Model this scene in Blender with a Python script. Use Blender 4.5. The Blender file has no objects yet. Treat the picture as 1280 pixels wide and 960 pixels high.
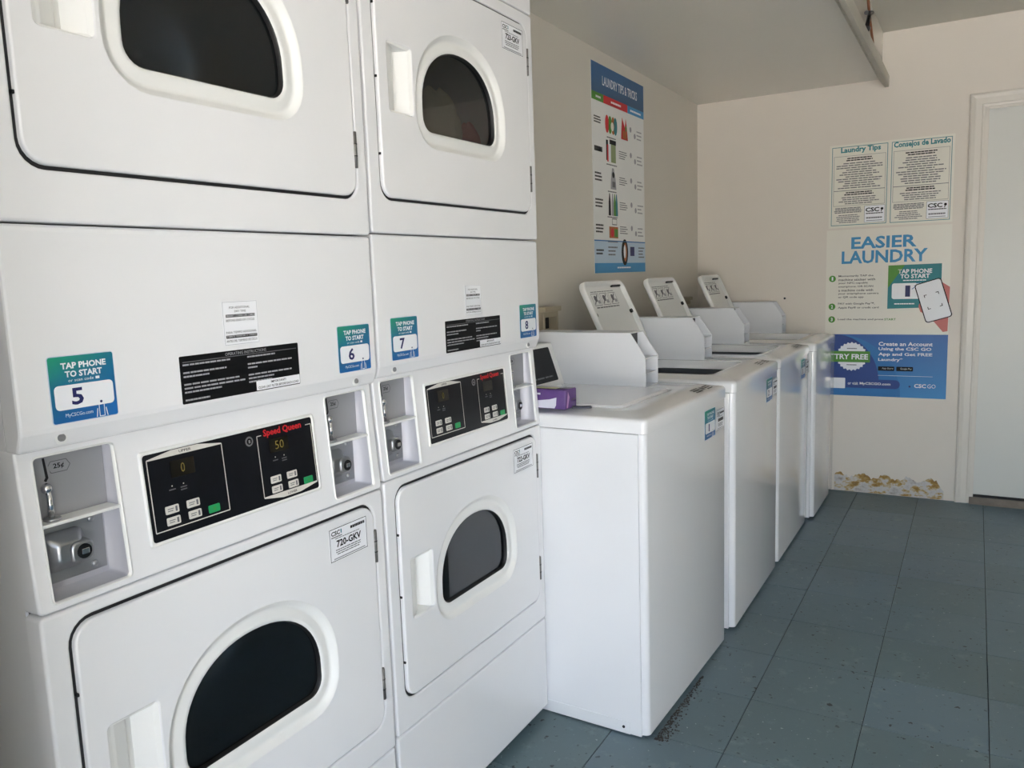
import bpy, bmesh, math, random
from mathutils import Vector, Matrix

scene = bpy.context.scene
COL = scene.collection
random.seed(7)

# ------------------------------------------------------------------ camera
cam_data = bpy.data.cameras.new('camera')
cam_data.sensor_width = 36.0
cam_data.lens = 997.61 * 36.0 / 1280.0
cam_data.clip_start = 0.02
camera = bpy.data.objects.new('camera', cam_data)
COL.objects.link(camera)
CAM_R = Vector((0.86601119, 0.49883269, -0.03450467))
CAM_U = Vector((-0.03721701, 0.1331184, 0.99040112))
CAM_F = Vector((-0.49863766, 0.85641429, -0.13384709))
m = Matrix.Identity(4)
for i in range(3):
    m[i][0] = CAM_R[i]; m[i][1] = CAM_U[i]; m[i][2] = -CAM_F[i]
m[0][3], m[1][3], m[2][3] = 1.0472, -0.5462, 1.2923
camera.matrix_world = m
scene.camera = camera

# ------------------------------------------------------------------ light
world = bpy.data.worlds.new('world')
scene.world = world
world.use_nodes = True
wn = world.node_tree
wn.nodes.clear()
sky = wn.nodes.new('ShaderNodeTexSky')
sky.sky_type = 'NISHITA'
sky.sun_disc = False
sky.sun_elevation = math.radians(48)
sky.sun_rotation = math.radians(30)
sky.air_density = 1.0
sky.dust_density = 5.0
sky.ozone_density = 1.0
bg = wn.nodes.new('ShaderNodeBackground')
bg.inputs['Strength'].default_value = 0.58
wo = wn.nodes.new('ShaderNodeOutputWorld')
hsv = wn.nodes.new('ShaderNodeHueSaturation')
hsv.inputs['Saturation'].default_value = 0.6          # hazy sky
wn.links.new(sky.outputs[0], hsv.inputs['Color'])
wn.links.new(hsv.outputs[0], bg.inputs[0])
wn.links.new(bg.outputs[0], wo.inputs[0])

sun_data = bpy.data.lights.new('sun', 'SUN')
sun_data.energy = 9.0
sun_data.color = (1.0, 0.97, 0.935)
sun_data.angle = math.radians(0.6)
sun = bpy.data.objects.new('sun', sun_data)
COL.objects.link(sun)
sun.rotation_euler = Vector((-0.30, -0.40, -0.86)).to_track_quat('-Z', 'Y').to_euler()

vs = scene.view_settings
vs.view_transform = 'Standard'
vs.look = 'None'
vs.gamma = 1.0
vs.use_curve_mapping = False
vs.exposure = 2.2

# ------------------------------------------------------------------ fitted layout
W = 0.7035                       # dryer width
ZC, ZS, ZU = 0.8673, 0.2934, 1.3798
XWALL, YB, ZSOF, ZCEIL = -0.423, 4.2773, 2.2601, 2.495
XR, YF = 3.4, -1.75              # right and front walls

# ------------------------------------------------------------------ materials
def lin(c):
    if isinstance(c, str):
        c = tuple(int(c[i:i+2], 16) / 255.0 for i in (0, 2, 4))
    return tuple((x / 12.92 if x <= 0.04045 else ((x + 0.055) / 1.055) ** 2.4) for x in c)

MATS = {}
def mat(name, col, rough=0.5, metal=0.0, spec=0.5, var=0.04, scale=6.0, bump=0.0, bscale=60.0, coat=0.0, rvar=0.0, emit=None, es=0.0):
    if name in MATS:
        return MATS[name]
    mt = bpy.data.materials.new(name)
    mt.use_nodes = True
    nt = mt.node_tree
    b = nt.nodes['Principled BSDF']
    base = lin(col)
    tc = nt.nodes.new('ShaderNodeTexCoord')
    nz = nt.nodes.new('ShaderNodeTexNoise')
    nz.inputs['Scale'].default_value = scale
    nz.inputs['Detail'].default_value = 4.0
    nt.links.new(tc.outputs['Object'], nz.inputs['Vector'])
    mx = nt.nodes.new('ShaderNodeMix')
    mx.data_type = 'RGBA'
    mx.inputs[6].default_value = tuple(max(0, x * (1 - var)) for x in base) + (1,)
    mx.inputs[7].default_value = tuple(min(1, x * (1 + var)) for x in base) + (1,)
    nt.links.new(nz.outputs['Fac'], mx.inputs[0])
    nt.links.new(mx.outputs[2], b.inputs['Base Color'])
    b.inputs['Roughness'].default_value = rough
    b.inputs['Metallic'].default_value = metal
    b.inputs['Specular IOR Level'].default_value = spec
    b.inputs['Coat Weight'].default_value = coat
    b.inputs['Coat Roughness'].default_value = 0.05
    if rvar:
        mr = nt.nodes.new('ShaderNodeMapRange')
        mr.inputs['To Min'].default_value = rough - rvar
        mr.inputs['To Max'].default_value = rough + rvar
        nt.links.new(nz.outputs['Fac'], mr.inputs['Value'])
        nt.links.new(mr.outputs[0], b.inputs['Roughness'])
    if bump:
        n2 = nt.nodes.new('ShaderNodeTexNoise')
        n2.inputs['Scale'].default_value = bscale
        n2.inputs['Detail'].default_value = 3.0
        nt.links.new(tc.outputs['Object'], n2.inputs['Vector'])
        bp_ = nt.nodes.new('ShaderNodeBump')
        bp_.inputs['Strength'].default_value = bump
        bp_.inputs['Distance'].default_value = 0.002
        nt.links.new(n2.outputs['Fac'], bp_.inputs['Height'])
        nt.links.new(bp_.outputs[0], b.inputs['Normal'])
    if emit:
        b.inputs['Emission Color'].default_value = lin(emit) + (1,)
        b.inputs['Emission Strength'].default_value = es
    MATS[name] = mt
    return mt

ENAMEL = mat('white_enamel', 'ECECED', rough=0.22, var=0.015, scale=3.0, rvar=0.04, coat=0.2)
ENAMEL2 = mat('washer_enamel', 'EBEBEC', rough=0.075, var=0.015, scale=3.0, rvar=0.02, coat=0.5)
PLASTIC = mat('white_plastic', 'E9E9E6', rough=0.35, var=0.02)
SHEET = mat('housing_enamel', 'E2E3E6', rough=0.32, var=0.02)
TRAYM = mat('tray_grey', 'BDBDC4', rough=0.4, metal=0.1, var=0.05)
DARK = mat('dark_gap', '1A1A1B', rough=0.7)
RUBBER = mat('black_rubber', '0C0C0E', rough=0.45)
PANEL = mat('control_black', '0A0C12', rough=0.35, spec=0.3, var=0.6, scale=40.0)
BLACKGLASS = mat('black_display', '040405', rough=0.35, spec=0.2)
BLACKPRINT = mat('black_print', '0E0E10', rough=0.5, spec=0.2)
GREYPRINT = mat('grey_print', '6C6C70', rough=0.6)
LGREYPRINT = mat('light_grey_print', 'A4A4A8', rough=0.6)
WHITEPRINT = mat('white_print', 'F0F1F4', rough=0.45, var=0.01)
PAPER = mat('white_paper', 'EDEDEA', rough=0.5, var=0.02)
CREAM = mat('cream_paper', 'E6E2D6', rough=0.3, var=0.02)
STEEL = mat('brushed_steel', 'A6A8AA', rough=0.32, metal=0.9, var=0.1, scale=20, rvar=0.08)
PLATE = mat('grey_steel_plate', 'A2A3A6', rough=0.42, metal=0.35, var=0.05, scale=10)
CHROME = mat('chrome', 'D8D8DA', rough=0.08, metal=1.0)
DRUM = mat('drum_metal', '8B8D90', rough=0.4, metal=0.6, var=0.1)
HINGE = mat('hinge_metal', '7C7A76', rough=0.4, metal=0.7, var=0.3, scale=90)
NAVY = mat('navy_print', '1B1F5C', rough=0.5)
BTN = mat('button_beige', 'D8D4CC', rough=0.45)
BTNG = mat('button_green', '1E9A5A', rough=0.45)
RED = mat('red_print', 'D0232B', rough=0.5)
AMBER = mat('amber_digit', '6E6226', rough=0.5, emit='B09A30', es=0.008)
DISPW = mat('display_window', '15120C', rough=0.15)
GREEN = mat('green_print', '4E8F2F', rough=0.5)
BLUE = mat('blue_print', '1C6FB0', rough=0.5)
LBLUE = mat('light_blue_print', '3F93C8', rough=0.5)
TITLEBLUE = mat('title_blue_print', '3C8FC0', rough=0.5)
DBLUE = mat('deep_blue_print', '1B3F86', rough=0.5)
TEAL = mat('teal_print', '1F7F86', rough=0.5)
SKIN = mat('pink_print', 'C9736C', rough=0.5)
ORANGE = mat('orange_print', 'B5662E', rough=0.5)
PALEBLUE = mat('pale_blue_print', 'BFD2E2', rough=0.5)
PURPLE = mat('purple_wrap', '5C3F7C', rough=0.25, var=0.25, scale=25)
LIME = mat('yellow_green_wrap', 'A6A45A', rough=0.3, var=0.2, scale=20)
WHITEWRAP = mat('white_wrap', 'DAD9E6', rough=0.25, var=0.06, scale=20)
BEIGE = mat('beige_plastic', 'B5AA92', rough=0.5)
WALLM = mat('wall_paint', 'D6D0C4', rough=0.5, var=0.03, scale=2.0, bump=0.12, bscale=45)
WALLB = mat('back_wall_paint', 'DED6CB', rough=0.45, var=0.03, scale=2.5, bump=0.15, bscale=35)
SOFM = mat('soffit_gloss_paint', 'E4E0D5', rough=0.24, var=0.02, scale=2.0)
CEILM = mat('ceiling_paint', 'D6D2C6', rough=0.5, var=0.03)
TRIMM = mat('trim_paint', 'DAD4CA', rough=0.32, var=0.03, scale=8)
DOORM = mat('door_paint', 'D6D6D0', rough=0.35, var=0.03, scale=3)
ALU = mat('threshold_metal', '7E7873', rough=0.4, metal=0.6, var=0.2, scale=30)
RAIL = mat('painted_rail', 'B9B5A8', rough=0.45, metal=0.1, var=0.05, scale=15)
RUST = mat('rust_brown', '7A4A2E', rough=0.7, var=0.3, scale=40)
CONCRETE = mat('concrete', 'B9B6B0', rough=0.8, var=0.1, scale=4)
SUBFLOOR = mat('tile_joint', '1E2628', rough=0.8)
DIRT = mat('dirt', '3E3B38', rough=0.9, var=0.5, scale=120)
SCREW = mat('screw_metal', '88898C', rough=0.4, metal=0.4, var=0.3, scale=200)
TOWELB = mat('beige_cloth', 'C0AA84', rough=0.9, var=0.1, bump=0.3)
TOWELR = mat('red_cloth', 'A01E30', rough=0.9, var=0.15, bump=0.3)

def gradient_mat(name, stops, angle=0.0, z0=0.0, z1=1.0, y0=0.0, y1=1.0, axes=('Y', 'Z')):
    """print with a colour gradient from one corner of the sheet to the other (ink, not light)"""
    mt = bpy.data.materials.new(name)
    mt.use_nodes = True
    nt = mt.node_tree
    b = nt.nodes['Principled BSDF']
    b.inputs['Roughness'].default_value = 0.4
    tc = nt.nodes.new('ShaderNodeTexCoord')
    sp = nt.nodes.new('ShaderNodeSeparateXYZ')
    nt.links.new(tc.outputs['Object'], sp.inputs[0])
    def rng(o, a, bb):
        r = nt.nodes.new('ShaderNodeMapRange')
        r.inputs['From Min'].default_value = a
        r.inputs['From Max'].default_value = bb
        nt.links.new(sp.outputs[o], r.inputs['Value'])
        return r
    ry = rng(axes[0], y0, y1); rz = rng(axes[1], z1, z0)
    ad = nt.nodes.new('ShaderNodeMath'); ad.operation = 'MULTIPLY_ADD'
    nt.links.new(rz.outputs[0], ad.inputs[0]); ad.inputs[1].default_value = 0.7
    ml = nt.nodes.new('ShaderNodeMath'); ml.operation = 'MULTIPLY'; ml.inputs[1].default_value = 0.3
    nt.links.new(ry.outputs[0], ml.inputs[0]); nt.links.new(ml.outputs[0], ad.inputs[2])
    cr = nt.nodes.new('ShaderNodeValToRGB')
    el = cr.color_ramp.elements
    for i, (p, c) in enumerate(stops):
        e = el[i] if i < 2 else el.new(p)
        e.position = p
        e.color = lin(c) + (1,)
    nt.links.new(ad.outputs[0], cr.inputs[0])
    nt.links.new(cr.outputs[0], b.inputs['Base Color'])
    return mt

def glass_mat(name, tint, gloss_rough=0.02):
    mt = bpy.data.materials.new(name)
    mt.use_nodes = True
    nt = mt.node_tree
    nt.nodes.clear()
    out = nt.nodes.new('ShaderNodeOutputMaterial')
    tr = nt.nodes.new('ShaderNodeBsdfTransparent')
    gl = nt.nodes.new('ShaderNodeBsdfGlossy')
    gl.inputs['Roughness'].default_value = gloss_rough
    nz = nt.nodes.new('ShaderNodeTexNoise'); nz.inputs['Scale'].default_value = 5.0
    tc = nt.nodes.new('ShaderNodeTexCoord'); nt.links.new(tc.outputs['Object'], nz.inputs['Vector'])
    mx = nt.nodes.new('ShaderNodeMix'); mx.data_type = 'RGBA'
    t = lin(tint)
    mx.inputs[6].default_value = tuple(x * 0.9 for x in t) + (1,)
    mx.inputs[7].default_value = t + (1,)
    nt.links.new(nz.outputs['Fac'], mx.inputs[0])
    nt.links.new(mx.outputs[2], tr.inputs['Color'])
    fr = nt.nodes.new('ShaderNodeFresnel'); fr.inputs['IOR'].default_value = 1.8
    ms = nt.nodes.new('ShaderNodeMixShader')
    ge = nt.nodes.new('ShaderNodeNewGeometry')           # inner face of the thin pane does not refract again
    sb = nt.nodes.new('ShaderNodeMath'); sb.operation = 'SUBTRACT'; sb.inputs[0].default_value = 1.0
    nt.links.new(ge.outputs['Backfacing'], sb.inputs[1])
    mu = nt.nodes.new('ShaderNodeMath'); mu.operation = 'MULTIPLY'
    nt.links.new(fr.outputs[0], mu.inputs[0]); nt.links.new(sb.outputs[0], mu.inputs[1])
    nt.links.new(mu.outputs[0], ms.inputs[0])
    nt.links.new(tr.outputs[0], ms.inputs[1])
    nt.links.new(gl.outputs[0], ms.inputs[2])
    nt.links.new(ms.outputs[0], out.inputs[0])
    return mt
DOORGLASS = glass_mat('smoked_door_glass', 'C8CED2')

def tile_material():
    mt = bpy.data.materials.new('vinyl_tile')
    mt.use_nodes = True
    nt = mt.node_tree
    b = nt.nodes['Principled BSDF']
    geo = nt.nodes.new('ShaderNodeNewGeometry')
    oi = nt.nodes.new('ShaderNodeObjectInfo')
    def noise(s, d=4.0, rough=0.5):
        n = nt.nodes.new('ShaderNodeTexNoise'); n.inputs['Scale'].default_value = s
        n.inputs['Detail'].default_value = d; n.inputs['Roughness'].default_value = rough
        nt.links.new(geo.outputs['Position'], n.inputs['Vector']); return n
    def mixc(fac, a, bb, fv=None):
        m_ = nt.nodes.new('ShaderNodeMix'); m_.data_type = 'RGBA'
        if fac is not None: nt.links.new(fac, m_.inputs[0])
        else: m_.inputs[0].default_value = fv
        for i, v in ((6, a), (7, bb)):
            if isinstance(v, tuple): m_.inputs[i].default_value = v + (1,)
            else: nt.links.new(v, m_.inputs[i])
        return m_.outputs[2]
    def ramp(src, p0, p1):
        r = nt.nodes.new('ShaderNodeMapRange'); r.inputs['From Min'].default_value = p0; r.inputs['From Max'].default_value = p1
        nt.links.new(src, r.inputs['Value']); return r.outputs[0]
    big = noise(1.6, 3)
    c = mixc(ramp(big.outputs['Fac'], 0.35, 0.65), lin('5A6B74'), lin('667C86'))
    per = mixc(oi.outputs['Random'], lin('586A68'), lin('667A86'))
    c = mixc(None, c, per, 0.5)
    st = noise(14.0, 6, 0.7)
    c = mixc(ramp(st.outputs['Fac'], 0.56, 0.75), c, lin('7B8C8E'))
    dk = noise(55.0, 2)
    dk2 = noise(7.0, 2)
    mm = nt.nodes.new('ShaderNodeMath'); mm.operation = 'MULTIPLY'
    nt.links.new(ramp(dk.outputs['Fac'], 0.65, 0.69), mm.inputs[0]); nt.links.new(ramp(dk2.outputs['Fac'], 0.45, 0.6), mm.inputs[1])
    c = mixc(mm.outputs[0], c, lin('1E2426'))
    lt = noise(70.0, 2)
    mm2 = nt.nodes.new('ShaderNodeMath'); mm2.operation = 'MULTIPLY'
    nt.links.new(ramp(lt.outputs['Fac'], 0.70, 0.74), mm2.inputs[0]); nt.links.new(ramp(dk2.outputs['Fac'], 0.6, 0.4), mm2.inputs[1])
    c = mixc(mm2.outputs[0], c, lin('A9B4B4'))
    nt.links.new(c, b.inputs['Base Color'])
    rr_ = nt.nodes.new('ShaderNodeMapRange'); rr_.inputs['To Min'].default_value = 0.28; rr_.inputs['To Max'].default_value = 0.5
    nt.links.new(st.outputs['Fac'], rr_.inputs['Value']); nt.links.new(rr_.outputs[0], b.inputs['Roughness'])
    bm_ = nt.nodes.new('ShaderNodeBump'); bm_.inputs['Strength'].default_value = 0.15; bm_.inputs['Distance'].default_value = 0.003
    nt.links.new(big.outputs['Fac'], bm_.inputs['Height']); nt.links.new(bm_.outputs[0], b.inputs['Normal'])
    return mt
TILE = tile_material()

def plaster_material():
    mt = bpy.data.materials.new('peeling_plaster')
    mt.use_nodes = True
    nt = mt.node_tree
    b = nt.nodes['Principled BSDF']; b.inputs['Roughness'].default_value = 0.75
    tc = nt.nodes.new('ShaderNodeTexCoord')
    mp = nt.nodes.new('ShaderNodeMapping'); mp.inputs['Scale'].default_value = (1.0, 1.0, 1.5)
    nt.links.new(tc.outputs['Object'], mp.inputs[0])
    n1 = nt.nodes.new('ShaderNodeTexNoise'); n1.inputs['Scale'].default_value = 11; n1.inputs['Detail'].default_value = 8; n1.inputs['Roughness'].default_value = 0.65
    nt.links.new(mp.outputs[0], n1.inputs['Vector'])
    cr = nt.nodes.new('ShaderNodeValToRGB')
    cr.color_ramp.interpolation = 'LINEAR'
    st = [(0.30, '8E8278'), (0.40, 'BDB8B4'), (0.47, 'CCC9C8'), (0.51, 'BFAE8E'), (0.55, 'A98748'), (0.62, '8A6A3C'), (0.72, 'B8A070')]
    el = cr.color_ramp.elements
    for i, (p, c) in enumerate(st):
        e = el[i] if i < 2 else el.new(p)
        e.position = p; e.color = lin(c) + (1,)
    nt.links.new(n1.outputs['Fac'], cr.inputs[0])
    nt.links.new(cr.outputs[0], b.inputs['Base Color'])
    bm_ = nt.nodes.new('ShaderNodeBump'); bm_.inputs['Strength'].default_value = 0.6; bm_.inputs['Distance'].default_value = 0.004
    nt.links.new(n1.outputs['Fac'], bm_.inputs['Height']); nt.links.new(bm_.outputs[0], b.inputs['Normal'])
    return mt
PLASTER = plaster_material()

# ------------------------------------------------------------------ mesh helpers
class MB:
    """collects loops, faces and materials and links them as ONE mesh object"""
    def __init__(s):
        s.v = []; s.f = []; s.mi = []; s.mats = []; s.sm = []
    def m(s, mt):
        if mt not in s.mats: s.mats.append(mt)
        return s.mats.index(mt)
    def face(s, idx, mt, smooth=False):
        s.f.append(tuple(idx)); s.mi.append(s.m(mt)); s.sm.append(smooth)
    def add(s, pts):
        n = len(s.v); s.v.extend([tuple(p) for p in pts]); return list(range(n, n + len(pts)))
    def poly(s, pts, mt, smooth=False):
        s.face(s.add(pts), mt, smooth)
    def loft(s, loops, mt, cap0=False, cap1=False, smooth=True, closed=True, mts=None):
        ids = [s.add(l) for l in loops]
        n = len(loops[0])
        for k in range(len(ids) - 1):
            a, b = ids[k], ids[k + 1]
            mm = mts[k] if mts else mt
            for i in range(n if closed else n - 1):
                j = (i + 1) % n
                s.face((a[i], a[j], b[j], b[i]), mm, smooth)
        if cap0: s.face(ids[0][::-1], mt)
        if cap1: s.face(ids[-1], mts[-1] if mts else mt)
        return ids
    def bm_in(s, bm, mt, smooth=False):
        bm.verts.index_update()
        ids = s.add([v.co[:] for v in bm.verts])
        for f in bm.faces:
            s.face([ids[v.index] for v in f.verts], mt, smooth)
        bm.free()
    def box(s, x0, x1, y0, y1, z0, z1, mt, b=0.0, seg=2, smooth=False):
        bm = bmesh.new()
        vs_ = [bm.verts.new((x, y, z)) for x in (x0, x1) for y in (y0, y1) for z in (z0, z1)]
        for q in ((0, 1, 3, 2), (4, 6, 7, 5), (0, 4, 5, 1), (2, 3, 7, 6), (0, 2, 6, 4), (1, 5, 7, 3)):
            bm.faces.new([vs_[i] for i in q])
        bmesh.ops.recalc_face_normals(bm, faces=bm.faces)
        if b > 0:
            bmesh.ops.bevel(bm, geom=list(bm.edges), offset=b, segments=seg, profile=0.5, affect='EDGES')
        s.bm_in(bm, mt, smooth)
    def prism(s, prof, axis, a0, a1, mt, b=0.0, seg=2):
        """extrude polygon profile; axis 'y': profile (x,z); axis 'x': (y,z); axis 'z': (x,y)"""
        bm = bmesh.new()
        def P(p, a):
            return (p[0], a, p[1]) if axis == 'y' else (a, p[0], p[1]) if axis == 'x' else (p[0], p[1], a)
        A = [bm.verts.new(P(p, a0)) for p in prof]; B = [bm.verts.new(P(p, a1)) for p in prof]
        n = len(prof)
        bm.faces.new(A); bm.faces.new(B[::-1])
        for i in range(n):
            j = (i + 1) % n
            bm.faces.new((A[i], B[i], B[j], A[j]))
        bmesh.ops.recalc_face_normals(bm, faces=bm.faces)
        if b > 0:
            bmesh.ops.bevel(bm, geom=list(bm.edges), offset=b, segments=seg, profile=0.5, affect='EDGES')
        s.bm_in(bm, mt)
    def tube(s, p0, p1, r, mt, n=12, caps=True, r1=None):
        p0 = Vector(p0); p1 = Vector(p1); d = (p1 - p0).normalized()
        a = d.orthogonal().normalized(); c = d.cross(a)
        r1 = r if r1 is None else r1
        l0 = [p0 + (a * math.cos(t) + c * math.sin(t)) * r for t in [2 * math.pi * i / n for i in range(n)]]
        l1 = [p1 + (a * math.cos(t) + c * math.sin(t)) * r1 for t in [2 * math.pi * i / n for i in range(n)]]
        s.loft([l0, l1], mt, caps, caps)
    def sphere(s, c, r, mt, n=12, sx=1, sy=1, sz=1):
        loops = []
        for k in range(1, n // 2):
            ph = math.pi * k / (n // 2)
            loops.append([(c[0] + sx * r * math.sin(ph) * math.cos(t), c[1] + sy * r * math.sin(ph) * math.sin(t), c[2] - sz * r * math.cos(ph)) for t in [2 * math.pi * i / n for i in range(n)]])
        s.loft(loops, mt, True, True)
    def fill(s, loops, mt, to3):
        """planar region bounded by the first loop with the other loops as holes"""
        bm = bmesh.new(); ed = []
        for l in loops:
            vv = [bm.verts.new((p[0], p[1], 0)) for p in l]
            for i in range(len(vv)): ed.append(bm.edges.new((vv[i], vv[(i + 1) % len(vv)])))
        bmesh.ops.triangle_fill(bm, edges=ed, use_beauty=True, use_dissolve=False, normal=(0, 0, 1))
        for v in bm.verts: v.co = Vector(to3(v.co.x, v.co.y))
        s.bm_in(bm, mt)
    def build(s, name, parent=None, loc=None, rot=None, recalc=True):
        me = bpy.data.meshes.new(name)
        me.from_pydata(s.v, [], s.f)
        for mt in s.mats: me.materials.append(mt)
        me.polygons.foreach_set('material_index', s.mi)
        me.polygons.foreach_set('use_smooth', s.sm)
        bm = bmesh.new(); bm.from_mesh(me)
        bmesh.ops.remove_doubles(bm, verts=bm.verts, dist=1e-6)
        if recalc: bmesh.ops.recalc_face_normals(bm, faces=bm.faces)
        bm.to_mesh(me); bm.free()
        o = bpy.data.objects.new(name, me)
        COL.objects.link(o)
        if parent: o.parent = parent
        if loc: o.location = loc
        if rot: o.rotation_euler = rot
        return o

def tag(o, label, cat, group=None):
    o['label'] = label; o['category'] = cat
    if group: o['group'] = group
    return o
def struct(o, label=None):
    o['kind'] = 'structure'
    if label: o['label'] = label
    return o
def empty(name, loc=(0, 0, 0), rz=0.0):
    o = bpy.data.objects.new(name, None)
    COL.objects.link(o)
    o.location = loc; o.rotation_euler = (0, 0, rz)
    o.empty_display_size = 0.1
    return o

def rr(a0, a1, b0, b1, r, n=5):
    """rounded rectangle loop in 2D, counter-clockwise"""
    r = max(1e-4, min(r, (a1 - a0) / 2 - 1e-5, (b1 - b0) / 2 - 1e-5))
    pts = []
    for cx, cy, s in ((a1 - r, b1 - r, 0), (a0 + r, b1 - r, 1), (a0 + r, b0 + r, 2), (a1 - r, b0 + r, 3)):
        for i in range(n + 1):
            t = math.pi / 2 * (s + i / n)
            pts.append((cx + r * math.cos(t), cy + r * math.sin(t)))
    return pts

def plate(mb, mk, holes_mk, x0, x1, mt, b=0.003, to3=None):
    """front plate in the (v,z) plane; mk(inset) gives outer loop, holes_mk list of f(grow); x1 front, x0 back"""
    to3 = to3 or (lambda x, v, z: (x, v, z))
    steps = [(0, 0)] if b <= 0 else [(b * (1 - math.cos(t)), b * (1 - math.sin(t))) for t in (0, math.pi / 6, math.pi / 3, math.pi / 2)]
    # outer wall: from back to rounded front
    for f, sgn in [(mk, 1)] + [(h, 1) for h in holes_mk]:
        loops = [[to3(x0, v, z) for v, z in f(0)]]
        for ins, dep in [(b * (1 - math.cos(t)), b * (1 - math.sin(t))) for t in (0, math.pi / 6, math.pi / 3, math.pi / 2)]:
            loops.append([to3(x1 - dep, v, z) for v, z in f(ins)])
        mb.loft(loops, mt, smooth=True)
    mb.fill([mk(b)] + [h(b) for h in holes_mk], mt, lambda v, z: to3(x1, v, z))

class Decal:
    """flat print on a sheet: frame given by origin, right, up; all pieces in one mesh"""
    def __init__(s, o, right, up):
        s.o = Vector(o); s.r = Vector(right).normalized(); s.u = Vector(up).normalized(); s.n = s.r.cross(s.u).normalized()
        s.mb = MB(); s.step = 0.00035
    def P(s, a, b, l):
        return tuple(s.o + s.r * a + s.u * b + s.n * (l * s.step))
    def poly(s, pts, mt, l=1):
        s.mb.poly([s.P(a, b, l) for a, b in pts], mt)
    def rect(s, a0, a1, b0, b1, mt, l=1, r=0.0):
        s.poly(rr(a0, a1, b0, b1, r, 4) if r > 0 else [(a0, b0), (a1, b0), (a1, b1), (a0, b1)], mt, l)
    def slab(s, a0, a1, b0, b1, mt, r=0.001, l=1):
        lp = rr(a0, a1, b0, b1, r, 4)
        s.mb.loft([[s.P(a, b, -0.5) for a, b in lp], [s.P(a, b, l) for a, b in lp]], mt, False, True, smooth=False)
    def disc(s, a, b, r, mt, l=1, n=20, ry=None):
        ry = ry or r
        s.poly([(a + r * math.cos(2 * math.pi * i / n), b + ry * math.sin(2 * math.pi * i / n)) for i in range(n)], mt, l)
    def line(s, a0, b0, a1, b1, w, mt, l=1):
        dx, dy = a1 - a0, b1 - b0; L = math.hypot(dx, dy) or 1; nx, ny = -dy / L * w / 2, dx / L * w / 2
        s.poly([(a0 - nx, b0 - ny), (a1 - nx, b1 - ny), (a1 + nx, b1 + ny), (a0 + nx, b0 + ny)], mt, l)
    def frame(s, a0, a1, b0, b1, w, mt, l=1):
        s.rect(a0, a1, b0, b0 + w, mt, l); s.rect(a0, a1, b1 - w, b1, mt, l)
        s.rect(a0, a0 + w, b0 + w, b1 - w, mt, l); s.rect(a1 - w, a1, b0 + w, b1 - w, mt, l)
    def text(s, body, a0, a1, b0, b1, mt, l=2, bold=0.0, shear=0.0):
        if body == '1':
            mid, hw_ = (a0 + a1) / 2, (b1 - b0) * 0.2; a0, a1 = mid - hw_, mid + hw_
        fc = bpy.data.curves.new('type', 'FONT'); fc.body = body; fc.resolution_u = 2
        fc.offset = bold; fc.shear = shear
        ob = bpy.data.objects.new('type', fc)
        me = ob.to_mesh()
        assert len(me.vertices) > 0, body
        co = [v.co.copy() for v in me.vertices]; fs = [tuple(p.vertices) for p in me.polygons]
        ob.to_mesh_clear(); bpy.data.objects.remove(ob); bpy.data.curves.remove(fc)
        xs = [c.x for c in co]; ys = [c.y for c in co]
        x0, x1, y0, y1 = min(xs), max(xs), min(ys), max(ys)
        kx = (a1 - a0) / max(1e-6, x1 - x0); ky = (b1 - b0) / max(1e-6, y1 - y0)
        ids = s.mb.add([s.P(a0 + (c.x - x0) * kx, b0 + (c.y - y0) * ky, l) for c in co])
        for f in fs: s.mb.face([ids[i] for i in f], mt)
    def lines(s, a0, a1, b0, b1, n, mt, l=2, fill=0.5, ragged=0.3, center=False, seed=1):
        """small print too fine to read in the photograph"""
        rnd = random.Random(seed); st = (b1 - b0) / n
        for i in range(n):
            ln = (a1 - a0) * (1 - ragged * rnd.random()); top = b1 - i * st
            s0 = a0 + ((a1 - a0) - ln) / 2 if center else a0
            x = s0
            while x < s0 + ln - 1e-5:
                w = min((a1 - a0) * (0.06 + 0.10 * rnd.random()), s0 + ln - x)
                s.rect(x, x + w * 0.88, top - st * (0.5 + fill / 2), top - st * (0.5 - fill / 2), mt, l)
                x += w
    def build(s, name, parent=None, label=None):
        o = s.mb.build(name, parent, recalc=False)
        if label: o['label'] = label
        return o

# ------------------------------------------------------------------ the room
def wall_box(name, x0, x1, y0, y1, z0, z1, mt):
    mb = MB(); mb.box(x0, x1, y0, y1, z0, z1, mt)
    return struct(mb.build(name))

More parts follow.
